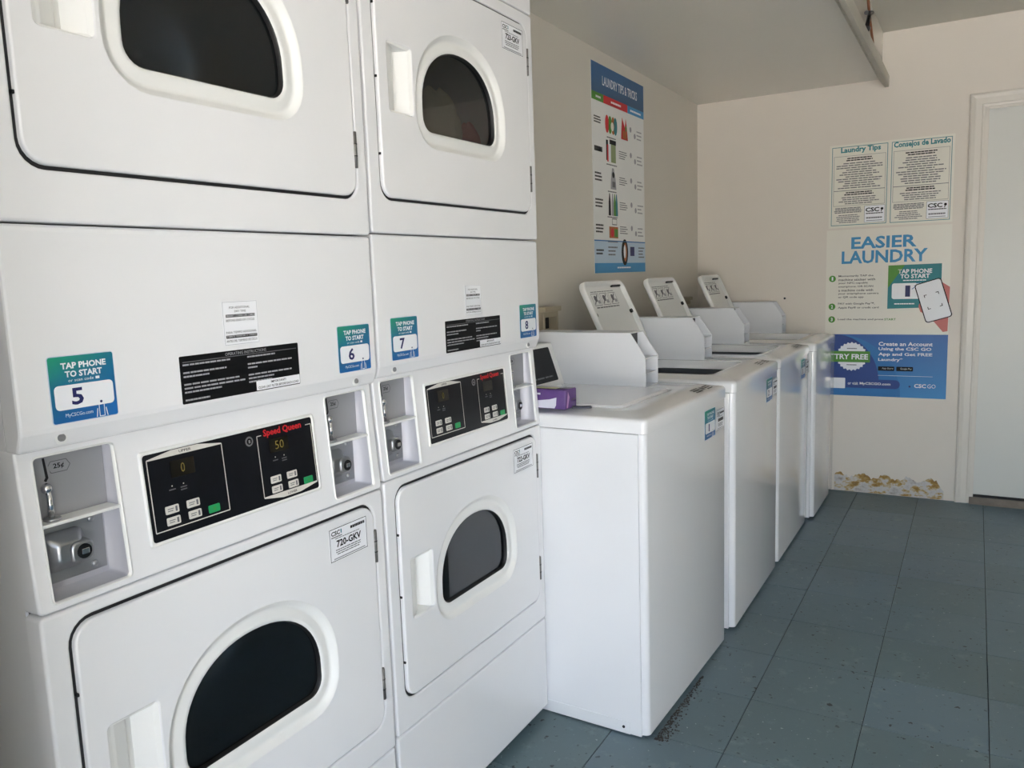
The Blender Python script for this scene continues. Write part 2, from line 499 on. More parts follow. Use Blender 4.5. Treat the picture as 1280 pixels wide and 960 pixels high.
# floor: dark joint bed with every vinyl tile laid on it
mb = MB(); mb.box(XWALL - 0.1, XR + 0.1, YF - 0.1, YB + 0.1, -0.08, -0.003, SUBFLOOR)
floor = struct(mb.build('floor'), 'blue grey vinyl tile floor')
TS = 0.31
tile_me = None
xs0 = 0.5047; ys0 = 2.065
kx0 = math.floor((XWALL - xs0) / TS); ky0 = math.floor((YF - ys0) / TS)
kx1 = math.ceil((XR - xs0) / TS); ky1 = math.ceil((YB - ys0) / TS)
tiles = {}
for kx in range(kx0, kx1):
    for ky in range(ky0, ky1):
        x0 = max(xs0 + kx * TS, XWALL); x1 = min(xs0 + (kx + 1) * TS, XR)
        y0 = max(ys0 + ky * TS, YF); y1 = min(ys0 + (ky + 1) * TS, YB)
        if x1 - x0 < 0.01 or y1 - y0 < 0.01: continue
        key = (round(x1 - x0, 3), round(y1 - y0, 3))
        if key not in tiles:
            hw, hh = key[0] / 2 - 0.0011, key[1] / 2 - 0.0009
            t_ = MB()
            t_.loft([[(a, b, -0.003) for a, b in ((hw, hh), (-hw, hh), (-hw, -hh), (hw, -hh))],
                     [(a, b, -0.0006) for a, b in ((hw, hh), (-hw, hh), (-hw, -hh), (hw, -hh))],
                     [(a, b, 0.0) for a, b in ((hw - .0008, hh - .0008), (-hw + .0008, hh - .0008), (-hw + .0008, -hh + .0008), (hw - .0008, -hh + .0008))]], TILE, False, True, smooth=False)
            o = t_.build('floor_tile', floor)
            tiles[key] = o.data
        else:
            o = bpy.data.objects.new('floor_tile', tiles[key]); COL.objects.link(o); o.parent = floor
        o.location = ((x0 + x1) / 2, (y0 + y1) / 2, random.uniform(-0.0006, 0.0))

wall_box('wall_left', XWALL - 0.1, XWALL, YF, YB + 0.1, -0.08, ZCEIL + 0.1, WALLM)
wall_back = wall_box('wall_back', XWALL - 0.1, XR + 0.1, YB, YB + 0.12, -0.08, ZCEIL + 0.1, WALLB)
wall_box('wall_right', XR, XR + 0.1, YF - 0.1, YB, -0.08, ZCEIL + 0.1, WALLM)
mb = MB()                                            # front wall with the open street entrance
OX0, OX1, OZ = 0.80, 3.10, 2.15
mb.box(XWALL - 0.1, OX0, YF - 0.12, YF, -0.08, ZCEIL + 0.1, WALLM)
mb.box(OX1, XR + 0.1, YF - 0.12, YF, -0.08, ZCEIL + 0.1, WALLM)
mb.box(OX0, OX1, YF - 0.12, YF, OZ, ZCEIL + 0.1, WALLM)
struct(mb.build('wall_front'))
wall_box('shade_partition', XWALL, 0.25, -0.37, -0.25, 0.0, ZSOF, WALLM)  # unseen wall added to keep daylight off the near dryer's side
wall_box('ceiling', XWALL - 0.1, XR + 0.1, YF - 0.12, YB + 0.1, ZCEIL, ZCEIL + 0.12, CEILM)
wall_box('ceiling_soffit', XWALL, 0.575, YF, YB, ZSOF, ZCEIL, SOFM)
# ground outside
mb = MB(); mb.box(-25, 25, -40, YF - 0.12, -0.15, -0.03, CONCRETE)
struct(mb.build('ground'))

# peeled plaster along the foot of the back wall (jagged top edge, a few mm thick)
mb = MB()
rnd = random.Random(3)
top = []
n = 60
for i in range(n + 1):
    x = 0.3785 + (0.937 - 0.3785) * i / n
    z = 0.088 + 0.018 * rnd.random() + 0.012 * math.sin(i * 0.5)
    if i > n - 4: z *= 0.55 + 0.1 * (n - i)
    top.append((x, z))
prof = [(0.937, 0.002), ] + top[::-1] + [(0.3785, 0.002)]
bmf = [(x, YB - 0.003, z) for x, z in prof]
mb.poly(bmf, PLASTER)
ids_b = [(x, YB + 0.001, z) for x, z in prof]
mb.loft([bmf, ids_b], PLASTER, smooth=False)
o = mb.build('peeled_plaster', wall_back); o['label'] = 'peeled ochre and white plaster strip'

# door with casing and threshold in the back wall
door = empty('door_1', (0, YB, 0)); struct(door, 'white painted door in a moulded casing')
DX0, DX1, DZ = 1.0572, 1.0572 + 0.92, 2.0556
mb = MB(); mb.box(DX0 + 0.004, DX1 - 0.004, -0.004, 0.04, 0.05, DZ - 0.004, DOORM, b=0.002)
mb.build('door_slab', door)
mb = MB(); mb.box(DX0, DX1, -0.0018, 0.0, 0.0, DZ, DARK); mb.build('door_gap', door)
mb = MB()
cw = 0.068
# mitred three-step casing profile swept round the opening: (outward offset, proudness)
prof = [(0.0, 0.0), (0.0, 0.010), (0.010, 0.012), (0.014, 0.016), (0.042, 0.017), (0.058, 0.021), (0.066, 0.019), (cw, 0.012), (cw, 0.0)]
path = [(DX0, 0.0), (DX0, DZ), (DX1, DZ), (DX1, 0.0)]
def offs(k, o_):
    x, z = path[k]
    return (x - o_ if k < 2 else x + o_, z + (o_ if k in (1, 2) else 0.0))
loops = [[(offs(k, o_)[0], -pr, offs(k, o_)[1]) for o_, pr in prof] for k in range(4)]
mb.loft(loops, TRIMM, smooth=False, closed=False)
mb.build('door_casing', door)
mb = MB()
mb.box(DX0, DX0 + 0.018, -0.007, 0.0, 0.0, DZ, TRIMM, b=0.001); mb.box(DX1 - 0.018, DX1, -0.007, 0.0, 0.0, DZ, TRIMM, b=0.001)
mb.box(DX0 + 0.018, DX1 - 0.018, -0.007, 0.0, DZ - 0.014, DZ, TRIMM, b=0.001)
mb.build('door_stop', door)
mb = MB(); mb.prism([(-0.03, 0.0), (-0.022, 0.012), (-0.008, 0.034), (0.0, 0.036), (0.0, 0.0)], 'y', 0, 1, ALU)
mb.v = [(DX0 + (DX1 - DX0) * y, x, z) for x, y, z in mb.v]
mb.build('threshold', door)

# ------------------------------------------------------------------ posters on the walls
def poster_tips():
    p = tag(empty('wall_notice', (0.3225, YB - 0.0005, 1.4945)), 'cream bilingual laundry tips notice with two bordered columns, above the blue poster', 'notice')
    d = Decal((0, 0, 0), (1, 0, 0), (0, 0, 1))
    w, h = 0.606, 0.447
    d.slab(0, w, 0, h, CREAM, 0.002, 2)
    d.build('sheet', p)
    d = Decal((0, -0.0008, 0), (1, 0, 0), (0, 0, 1))
    for k, (a0, a1, title) in enumerate(((0.012, 0.292, 'Laundry Tips'), (0.310, 0.594, 'Consejos de Lavado'))):
        d.frame(a0, a1, 0.012, h - 0.012, 0.003, TEAL)
        d.frame(a0 + 0.010, a1 - 0.010, 0.20, h - 0.062, 0.0015, GREYPRINT)
        d.frame(a0 + 0.010, a1 - 0.010, 0.118, 0.20, 0.0015, GREYPRINT)
        d.frame(a1 - 0.110, a1 - 0.008, 0.022, 0.112, 0.0015, GREYPRINT)
        d.rect(a1 - 0.1085, a1 - 0.0095, 0.0235, 0.1105, WHITEPRINT, 1)
        if k == 0: d.text(title, a0 + 0.045, a1 - 0.035, h - 0.052, h - 0.016, TEAL, 2, 0.035)
        else: d.text(title, a0 + 0.010, a1 - 0.008, h - 0.052, h - 0.014, TEAL, 2, 0.035)
        d.lines(a0 + 0.065, a1 - 0.065, h - 0.092, h - 0.070, 2, BLACKPRINT, 2, 0.55, 0.2, True, k)
        d.lines(a0 + 0.022, a1 - 0.022, 0.208, h - 0.096, 12, GREYPRINT, 2, 0.45, 0.5, True, k + 5)
        d.lines(a0 + 0.065, a1 - 0.065, 0.172, 0.194, 2, BLACKPRINT, 2, 0.55, 0.25, True, k + 9)
        d.lines(a0 + 0.035, a1 - 0.035, 0.124, 0.168, 4, GREYPRINT, 2, 0.45, 0.35, True, k + 12)
        d.lines(a0 + 0.014, a1 - 0.120, 0.078, 0.110, 4, GREYPRINT, 2, 0.6, 0.1, True, k + 15)
        d.lines(a0 + 0.020, a1 - 0.126, 0.024, 0.072, 5, GREYPRINT, 2, 0.45, 0.4, True, k + 19)
        d.text('CSC', a1 - 0.104, a1 - 0.036, 0.078, 0.101, BLACKPRINT, 2, 0.03)
        d.disc(a1 - 0.022, 0.092, 0.007, BLACKPRINT, 2, 10)
        d.line(a1 - 0.022, 0.092, a1 - 0.026, 0.076, 0.004, BLACKPRINT, 2)
        d.lines(a1 - 0.102, a1 - 0.016, 0.066, 0.074, 1, BLACKPRINT, 2, 0.6, 0.05)
        d.lines(a1 - 0.100, a1 - 0.020, 0.040, 0.052, 1, GREYPRINT, 2, 0.6, 0.05)
        d.rect(a1 - 0.100, a1 - 0.020, 0.030, 0.033, GREYPRINT, 2)
    d.build('lettering', p)
poster_tips()

def poster_easier():
    p = tag(empty('wall_poster', (0.314, YB - 0.0005, 0.5567)), 'blue and cream easier laundry poster with phone picture, below the tips notice', 'poster')
    w, h = 0.616, 0.926
    zb = 0.347                                  # top of the blue lower half
    d = Decal((0, 0, 0), (1, 0, 0), (0, 0, 1))
    d.slab(0, w, 0, h, CREAM, 0.002, 2)
    d.build('sheet', p)
    bl = gradient_mat('poster_blue', [(0.0, '2A8AC8'), (1.0, '1F55A0')], axes=('X', 'Z'), y0=1.0, y1=0.0, z0=0.347, z1=0.0)
    d = Decal((0, -0.0008, 0), (1, 0, 0), (0, 0, 1))
    d.rect(0, w, 0, zb, bl, 1)
    d.poly([(0.0, 0.0)] + [(0.335 * math.cos(t) + 0.06, 0.347 * math.sin(t)) for t in [math.pi / 2 * i / 12 for i in range(13)]] + [(0.0, zb)], BLUE, 2)
    d.poly([(0.0, 0.08)] + [(0.235 * math.cos(t) + 0.05, 0.08 + 0.267 * math.sin(t)) for t in [math.pi / 2 * i / 12 for i in range(13)]] + [(0.0, zb)], DBLUE, 3)
    d.text('EASIER', 0.128, 0.452, 0.818, 0.884, TITLEBLUE, 2, 0.028)
    d.text('LAUNDRY', 0.080, 0.506, 0.738, 0.808, TITLEBLUE, 2, 0.028)
    for n_, zz in (('1', 0.658), ('2', 0.502), ('3', 0.430)):
        d.disc(0.034, zz, 0.018, GREEN, 2)
        d.text(n_, 0.029, 0.039, zz - 0.010, zz + 0.010, WHITEPRINT, 3, 0.03)
    body = ['Momentarily TAP the', 'machine sticker with', 'your NFC-capable', 'smartphone, OR SCAN', 'a machine code with', 'your smartphone camera', 'or QR code app']
    for i, t in enumerate(body):
        zz = 0.664 - i * 0.0195
        d.text(t, 0.066, 0.066 + 0.0094 * len(t), zz, zz + 0.013, BLACKPRINT, 2, 0.008)
    d.text('PAY with Google Pay\u2122,', 0.066, 0.255, 0.510, 0.524, BLACKPRINT, 2, 0.008)
    d.text('Apple Pay\u00ae or credit card', 0.066, 0.275, 0.488, 0.502, BLACKPRINT, 2, 0.008)
    d.text('Load the machine and press', 0.066, 0.300, 0.423, 0.436, BLACKPRINT, 2, 0.008)
    d.text('START', 0.305, 0.362, 0.424, 0.436, GREEN, 2, 0.02)
    # sticker picture
    d.poly([(0.318, 0.488), (0.575, 0.494), (0.575, 0.725), (0.318, 0.722)], TEAL, 2)
    d.poly([(0.318, 0.600), (0.318, 0.722), (0.400, 0.723)], GREEN, 3)
    d.text('TAP PHONE', 0.366, 0.530, 0.676, 0.700, WHITEPRINT, 3, 0.03)
    d.text('TO START', 0.378, 0.520, 0.650, 0.673, WHITEPRINT, 3, 0.03)
    d.lines(0.392, 0.505, 0.634, 0.645, 1, WHITEPRINT, 3, 0.5, 0.1)
    d.rect(0.338, 0.500, 0.540, 0.625, WHITEPRINT, 3, 0.012)
    d.text('1', 0.400, 0.432, 0.552, 0.612, NAVY, 4, 0.05)
    d.lines(0.352, 0.452, 0.508, 0.520, 1, WHITEPRINT, 3, 0.5, 0.1)
    for i in range(3):
        d.line(0.436 + i * .010, 0.592 + i * .016, 0.452 + i * .012, 0.604 + i * .010, 0.003, BLUE, 5)
    # hand holding a phone
    d.poly([(0.478, 0.525), (0.470, 0.500), (0.480, 0.470), (0.520, 0.450), (0.590, 0.362), (0.612, 0.366), (0.616, 0.600), (0.580, 0.625), (0.568, 0.560)], SKIN, 5)
    def rot(pts, c, a):
        ca, sa = math.cos(a), math.sin(a)
        return [(c[0] + (x * ca - y * sa), c[1] + (x * sa + y * ca)) for x, y in pts]
    c0, an = (0.540, 0.530), math.radians(17)
    d.poly(rot(rr(-0.066, 0.066, -0.108, 0.108, 0.016), c0, an), BLACKPRINT, 6)
    d.poly(rot(rr(-0.061, 0.061, -0.103, 0.103, 0.012), c0, an), WHITEPRINT, 7)
    for sx in (-1, 1):
        for sy in (-1, 1):
            d.poly(rot([(sx * .036, sy * .040), (sx * .036, sy * .026), (sx * .0325, sy * .026), (sx * .0325, sy * .0365), (sx * .022, sy * .0365), (sx * .022, sy * .040)][::sx * sy], c0, an), BLACKPRINT, 8)
    # free-laundry seal
    cx_, cz_, R_ = 0.143, 0.222, 0.078
    d.poly([(cx_ + (R_ + 0.004 * math.cos(i * math.pi)) * math.cos(2 * math.pi * i / 48), cz_ + (R_ + 0.004 * math.cos(i * math.pi)) * math.sin(2 * math.pi * i / 48)) for i in range(48)], WHITEPRINT, 4)
    d.rect(0.028, 0.238, 0.190, 0.252, GREEN, 5)
    d.text('TRY FREE', 0.052, 0.228, 0.206, 0.236, WHITEPRINT, 6, 0.03)
    d.lines(0.118, 0.170, 0.262, 0.272, 1, GREYPRINT, 5, 0.5, 0.1); d.lines(0.118, 0.170, 0.170, 0.180, 1, GREYPRINT, 5, 0.5, 0.1)
    for i, (t, a1) in enumerate((('Create an Account', 0.545), ('Using the CSC GO', 0.540), ('App and Get FREE', 0.545), ('Laundry*', 0.402))):
        zz = 0.284 - i * 0.0295
        d.text(t, 0.280, a1, zz, zz + 0.022, WHITEPRINT, 4, 0.022)
    for a0, t in ((0.280, 'App Store'), (0.372, 'Google Play')):
        d.rect(a0, a0 + 0.082, 0.146, 0.170, BLACKPRINT, 4, 0.003)
        d.text(t, a0 + 0.020, a0 + 0.076, 0.152, 0.164, WHITEPRINT, 5)
    d.rect(0.280, 0.550, 0.118, 0.1205, PALEBLUE, 4)
    d.rect(0.075, 0.392, 0.045, 0.095, DBLUE, 4, 0.024)
    d.rect(0.030, 0.112, 0.040, 0.100, WHITEPRINT, 5, 0.004)
    d.text('or visit', 0.126, 0.180, 0.062, 0.079, WHITEPRINT, 5, 0.008)
    d.text('MyCSCGO.com', 0.188, 0.345, 0.060, 0.079, WHITEPRINT, 5, 0.025)
    d.disc(0.440, 0.062, 0.005, NAVY, 4)
    d.text('CSC', 0.462, 0.520, 0.056, 0.078, WHITEPRINT, 4, 0.035)
    d.text('GO', 0.526, 0.566, 0.056, 0.078, WHITEPRINT, 4, 0.0)
    d.build('lettering', p)
poster_easier()

def poster_tricks():
    """tall curling poster on the left wall"""
    y0, y1, z0, z1 = 2.742, 3.372, 1.292, 2.203
    p = tag(empty('tall_poster', (XWALL + 0.0006, y0, z0)), 'tall white and blue laundry tips and tricks poster on the side wall', 'poster')
    w, h = y1 - y0, z1 - z0
    d = Decal((0, 0, 0), (0, 1, 0), (0, 0, 1))
    d.slab(0, w, 0, h, PAPER, 0.002, 3)
    d.build('sheet', p)
    d = Decal((0.0012, 0, 0), (0, 1, 0), (0, 0, 1))
    hd = gradient_mat('poster_header', [(0.0, '1F5F95'), (1.0, '2C557A')], axes=('Y', 'Z'), y0=0, y1=0.63, z0=0.79, z1=0.91)
    d.rect(0, w, h - 0.125, h, hd, 1)
    d.text('LAUNDRY TIPS & TRICKS', 0.12, w - 0.09, h - 0.085, h - 0.045, WHITEPRINT, 2, 0.012)
    d.rect(0, 0.130, h - 0.160, h - 0.125, GREEN, 1); d.rect(0.130, 0.415, h - 0.160, h - 0.125, RED, 1); d.rect(0.415, w, h - 0.160, h - 0.125, LBLUE, 1)
    d.lines(0.045, 0.100, h - 0.152, h - 0.134, 1, WHITEPRINT, 2, 0.5, 0.05); d.lines(0.215, 0.335, h - 0.152, h - 0.134, 1, WHITEPRINT, 2, 0.5, 0.05); d.lines(0.450, 0.590, h - 0.152, h - 0.134, 1, WHITEPRINT, 2, 0.5, 0.05)
    rows = [h - 0.245, h - 0.365, h - 0.485, h - 0.600, h - 0.712]
    for i, zc in enumerate(rows):
        d.lines(0.020, 0.110, zc - 0.022 + (0.0 if i else 0.01), zc + 0.022, 1 if i == 1 else 3, BLACKPRINT, 2, 0.5, 0.25, False, i)
        d.lines(0.150, 0.275, zc - 0.062, zc - 0.052, 1, GREYPRINT, 2, 0.5, 0.2, True, i)
        if i: d.lines(0.300, 0.400, zc - 0.020, zc + 0.020, 4, GREYPRINT, 2, 0.4, 0.3, False, i + 20)
        for k in range(2):
            d.disc(0.450 + k * 0.055, zc + 0.012 * (1 - 2 * k), 0.013, LGREYPRINT, 2, 10)
        d.lines(0.530, 0.610, zc - 0.03, zc + 0.022, 3, LGREYPRINT, 2, 0.35, 0.4, False, i + 40)
    z = rows[0]
    for a, c in ((0.165, RED), (0.200, GREEN), (0.235, ORANGE), (0.262, TEAL)):
        d.disc(a, z, 0.022, c, 2, 12, 0.040)
    d.disc(0.225, z - 0.005, 0.018, CREAM, 3, 12, 0.020)
    d.poly([(0.330, z - 0.045), (0.415, z - 0.045), (0.405, z + 0.01), (0.390, z + 0.055), (0.378, z + 0.012), (0.345, z + 0.055), (0.335, z)], RED, 2)
    d.rect(0.350, 0.400, z - 0.040, z - 0.005, ORANGE, 3); d.rect(0.382, 0.400, z - 0.004, z + 0.02, GREEN, 3)
    z = rows[1]
    d.rect(0.150, 0.172, z - 0.04, z + 0.05, BLACKPRINT, 2); d.rect(0.160, 0.175, z - 0.045, z + 0.03, RED, 3); d.rect(0.180, 0.205, z - 0.045, z + 0.05, WHITEPRINT, 2)
    d.rect(0.205, 0.262, z - 0.045, z + 0.045, mat('sage_print', '8C9A6A', rough=0.5), 2); d.rect(0.190, 0.265, z + 0.035, z + 0.055, BLACKPRINT, 3)
    z = rows[2]
    d.poly([(0.195, z - 0.045), (0.262, z - 0.045), (0.255, z), (0.235, z + 0.05), (0.215, z + 0.05), (0.200, z)], LGREYPRINT, 2)
    d.rect(0.215, 0.250, z - 0.035, z - 0.01, GREYPRINT, 3); d.disc(0.228, z + 0.02, 0.014, BLACKPRINT, 3, 10)
    z = rows[3]
    for a, c in ((0.180, BLACKPRINT), (0.215, LGREYPRINT), (0.240, GREEN), (0.262, TEAL)):
        d.poly([(a - .014, z - 0.05), (a + .014, z - 0.05), (a + .012, z + .01), (a + .004, z + .05), (a - .004, z + .05), (a - .012, z + .01)], c, 2)
    z = rows[4]
    d.rect(0.170, 0.275, z - 0.04, z + 0.012, ORANGE, 2); d.disc(0.205, z - 0.015, 0.020, RED, 3, 12); d.rect(0.230, 0.272, z - 0.035, z + 0.002, GREEN, 3)
    d.frame(0.205, 0.262, z + 0.02, z + 0.05, 0.004, GREYPRINT, 2)
    d.rect(0, w, 0.045, 0.145, PALEBLUE, 1); d.rect(0, w, 0.143, 0.148, BLUE, 2); d.rect(0, w, 0, 0.045, LBLUE, 1)
    d.lines(0.260, 0.430, 0.016, 0.030, 1, WHITEPRINT, 2, 0.5, 0.05)
    d.lines(0.020, 0.105, 0.080, 0.110, 2, BLACKPRINT, 2, 0.5, 0.2); d.lines(0.155, 0.270, 0.075, 0.125, 3, GREYPRINT, 2, 0.4, 0.3); d.lines(0.535, 0.620, 0.065, 0.125, 4, GREYPRINT, 2, 0.4, 0.3)
    d.disc(0.355, 0.095, 0.042, BLACKPRINT, 2, 20, 0.062); d.disc(0.360, 0.095, 0.020, ORANGE, 3, 14, 0.045); d.disc(0.352, 0.098, 0.014, WHITEPRINT, 4, 14, 0.032)
    d.rect(0.425, 0.480, 0.078, 0.122, NAVY, 2)
    d.build('lettering', p)
poster_tricks()

# ------------------------------------------------------------------ dryers
A_, Z0_, Z1_, ZSP = 0.1515, 0.518, 0.7055, 0.572
VC = 0.3515
def wloop(o=0.0, dz=0.0):
    """flat-bottomed arched window outline, grown by o"""
    a = A_ + o; z0 = Z0_ - o + dz; z1 = Z1_ + o + dz; zs = ZSP + dz; r = 0.032 + o
    pts = []
    N = 28
    for i in range(N + 1):
        t = math.pi * i / N
        c, s = math.cos(t), math.sin(t); e = 2 / 2.15
        pts.append((VC + a * math.copysign(abs(c) ** e, c), zs + (z1 - zs) * abs(s) ** e))
    for cx, q in ((VC - a + r, 2), (VC + a - r, 3)):
        for i in range(7):
            t = math.pi / 2 * (q + i / 6)
            pts.append((cx + r * math.cos(t), z0 + r + r * math.sin(t)))
    return pts

def conx(z):
    return -0.016 * (z - ZC) / 0.2175

def tap_sticker(parent, num, v0, z0, x, w=0.0935, h=0.090):
    g = MATS.get('tap_grad')
    if not g:
        g = gradient_mat('tap_grad', [(0.0, '1F9A72'), (0.35, '14708C'), (0.75, '1560A0'), (1.0, '1A6AB4')], y0=0, y1=w, z0=0, z1=h)
        MATS['tap_grad'] = g
    d = Decal((0, 0, 0), (0, 1, 0), (0, 0, 1))
    d.slab(0, w, 0, h, PALEBLUE, 0.004, 1)
    d.rect(0.001, w - 0.001, 0.001, h - 0.001, g, 2, 0.003)
    d.text('TAP PHONE', w * .19, w * .87, h * .80, h * .895, WHITEPRINT, 3, 0.035)
    d.text('TO START', w * .24, w * .80, h * .675, h * .77, WHITEPRINT, 3, 0.035)
    d.text('or scan code', w * .28, w * .66, h * .605, h * .65, WHITEPRINT, 3)
    d.rect(w * .69, w * .75, h * .605, h * .645, WHITEPRINT, 3, 0.0004)
    d.rect(w * .06, w * .95, h * .20, h * .565, WHITEPRINT, 3, 0.006)
    d.text(num, w * .30, w * .48, h * .255, h * .51, NAVY, 4, 0.025)
    d.text('MyCSCGo.com', w * .19, w * .60, h * .075, h * .145, WHITEPRINT, 3)
    # small phone-in-hand line drawing
    d.frame(w * .69, w * .78, h * .02, h * .22, w * .012, WHITEPRINT, 5)
    d.line(w * .65, h * .02, w * .67, h * .15, w * .015, WHITEPRINT, 5); d.line(w * .82, h * .02, w * .80, h * .15, w * .015, WHITEPRINT, 5)
    d.disc(w * .735, h * .25, w * .02, NAVY, 5, 10)
    o = d.build('number_sticker', parent, 'teal and blue number sticker reading ' + num)
    o.location = (x, v0, z0)
    return o

def id_tag(parent, code, v0, z0, x, w=0.108, h=0.066):
    d = Decal((0, 0, 0), (0, 1, 0), (0, 0, 1))
    d.slab(0, w, 0, h, WHITEPRINT, 0.004, 1)
    d.frame(0.001, w - 0.001, 0.001, h - 0.001, 0.0012, BLACKPRINT, 2)
    d.text('CSC', 0.006, 0.030, 0.051, 0.060, BLACKPRINT, 2, 0.03)
    d.rect(0.032, 0.035, 0.052, 0.060, TEAL, 2)
    d.lines(0.006, 0.036, 0.046, 0.050, 1, GREYPRINT, 2, 0.6, 0.1)
    d.lines(w - 0.048, w - 0.006, 0.052, 0.059, 1, BLACKPRINT, 2, 0.8, 0.02)
    d.lines(0.016, w - 0.022, 0.0425, 0.046, 1, GREYPRINT, 2, 0.4, 0.05)
    if code: d.text(code, 0.019, 0.089, 0.0265, 0.0405, BLACKPRINT, 3, 0.03)
    else: d.lines(0.015, 0.068, 0.026, 0.041, 1, BLACKPRINT, 3, 0.7, 0.02)
    d.lines(0.014, w - 0.018, 0.011, 0.0235, 3, GREYPRINT, 2, 0.45, 0.25, True, 4)
    d.rect(0.010, w - 0.008, 0.004, 0.0065, LGREYPRINT, 2)
    o = d.build('id_tag', parent, 'white rectangular machine tag' + (' reading ' + code if code else ''))
    o.location = (x, v0, z0)
    return o

def dryer_door(root, dz, x, code):
    door = MB()
    HV0, HV1, HZ0, HZ1 = 0.074, 0.154, 0.541 + dz, 0.677 + dz
    OUT = 0.034
    plate(door, lambda i: rr(0.0405 + i, 0.6685 - i, 0.367 + dz + i, 0.8425 + dz - i, 0.032 - i, 6),
          [lambda g: wloop(OUT + g, dz), lambda g: rr(HV0 - g, HV1 + g - 0.0, HZ0 - g, HZ1 + g, 0.006 + g, 4)],
          x - 0.028, x, ENAMEL, b=0.0035)
    dob = door.build('upper_door' if dz else 'lower_door', root)
    # dished window surround
    mb = MB()
    L = lambda o, dx: [(x + dx, v, z) for v, z in wloop(o, dz)]
    mb.loft([L(OUT + 0.0035, 0.0004), L(OUT - 0.002, -0.0025), L(OUT - 0.006, -0.0085), L(OUT - 0.010, -0.0105), L(OUT - 0.014, -0.0105), L(0.008, -0.007), L(0.003, -0.0072), L(0.0, -0.0095)], PLASTIC)
    mb.build('window_surround', dob)
    mb = MB()
    mb.loft([L(0.0, -0.0095), L(-0.002, -0.012), L(-0.003, -0.020)], RUBBER)
    mb.build('window_seal', dob)
    mb = MB()
    mb.loft([L(-0.003, -0.0225), L(-0.003, -0.0185)], DOORGLASS, True, True, smooth=False)
    mb.build('window_glass', dob)
    # scooped grip recess
    mb = MB()
    def hz(v, dx, zi):
        return [(x + dx, v, HZ0 + zi), (x + dx, v, HZ1 - zi)]
    stations = [(HV0 - 0.003, 0.0, -0.003), (HV0 + 0.004, -0.003, 0.002), (HV0 + 0.010, -0.0045, 0.003), (HV0 + 0.034, -0.016, 0.004), (HV0 + 0.040, -0.024, 0.006), (HV0 + 0.044, -0.030, 0.008), (HV0 + 0.052, -0.030, 0.008), (HV1 - 0.006, -0.006, 0.005), (HV1 + 0.003, 0.0, -0.003)]
    a = [(x + dx, v, HZ0 + zi) for v, dx, zi in stations]; b = [(x + dx, v, HZ1 - zi) for v, dx, zi in stations]
    mb.loft([a, b], PLASTIC, smooth=False, closed=False)
    mb.face(mb.add(a), PLASTIC); mb.face(mb.add(b[::-1]), PLASTIC)
    mb.build('handle', dob)
    for z0, z1 in ((0.421, 0.488), (0.721, 0.788)):
        mb = MB()
        mb.tube((x - 0.001, 0.6695, z0 + dz), (x - 0.001, 0.6695, z1 + dz), 0.0042, HINGE, 8)
        for q in (0.33, 0.66):
            zz = z0 + dz + (z1 - z0) * q
            mb.tube((x - 0.001, 0.6695, zz - .001), (x - 0.001, 0.6695, zz + .001), 0.0046, DARK, 8)
        mb.box(x - 0.006, x - 0.002, 0.664, 0.676, z0 + dz, z1 + dz, HINGE)
        mb.build('hinge', dob)
    for zz in (0.45, 0.60, 0.74):
        mb = MB(); mb.box(x - 0.012, x - 0.002, 0.0370, 0.0402, zz + dz, zz + dz + 0.005, RUBBER, b=0.0008)
        mb.build('bumper', dob)
    if code:
        id_tag(dob, code, 0.5365, 0.7615 + dz, x + 0.0004)
    return dob

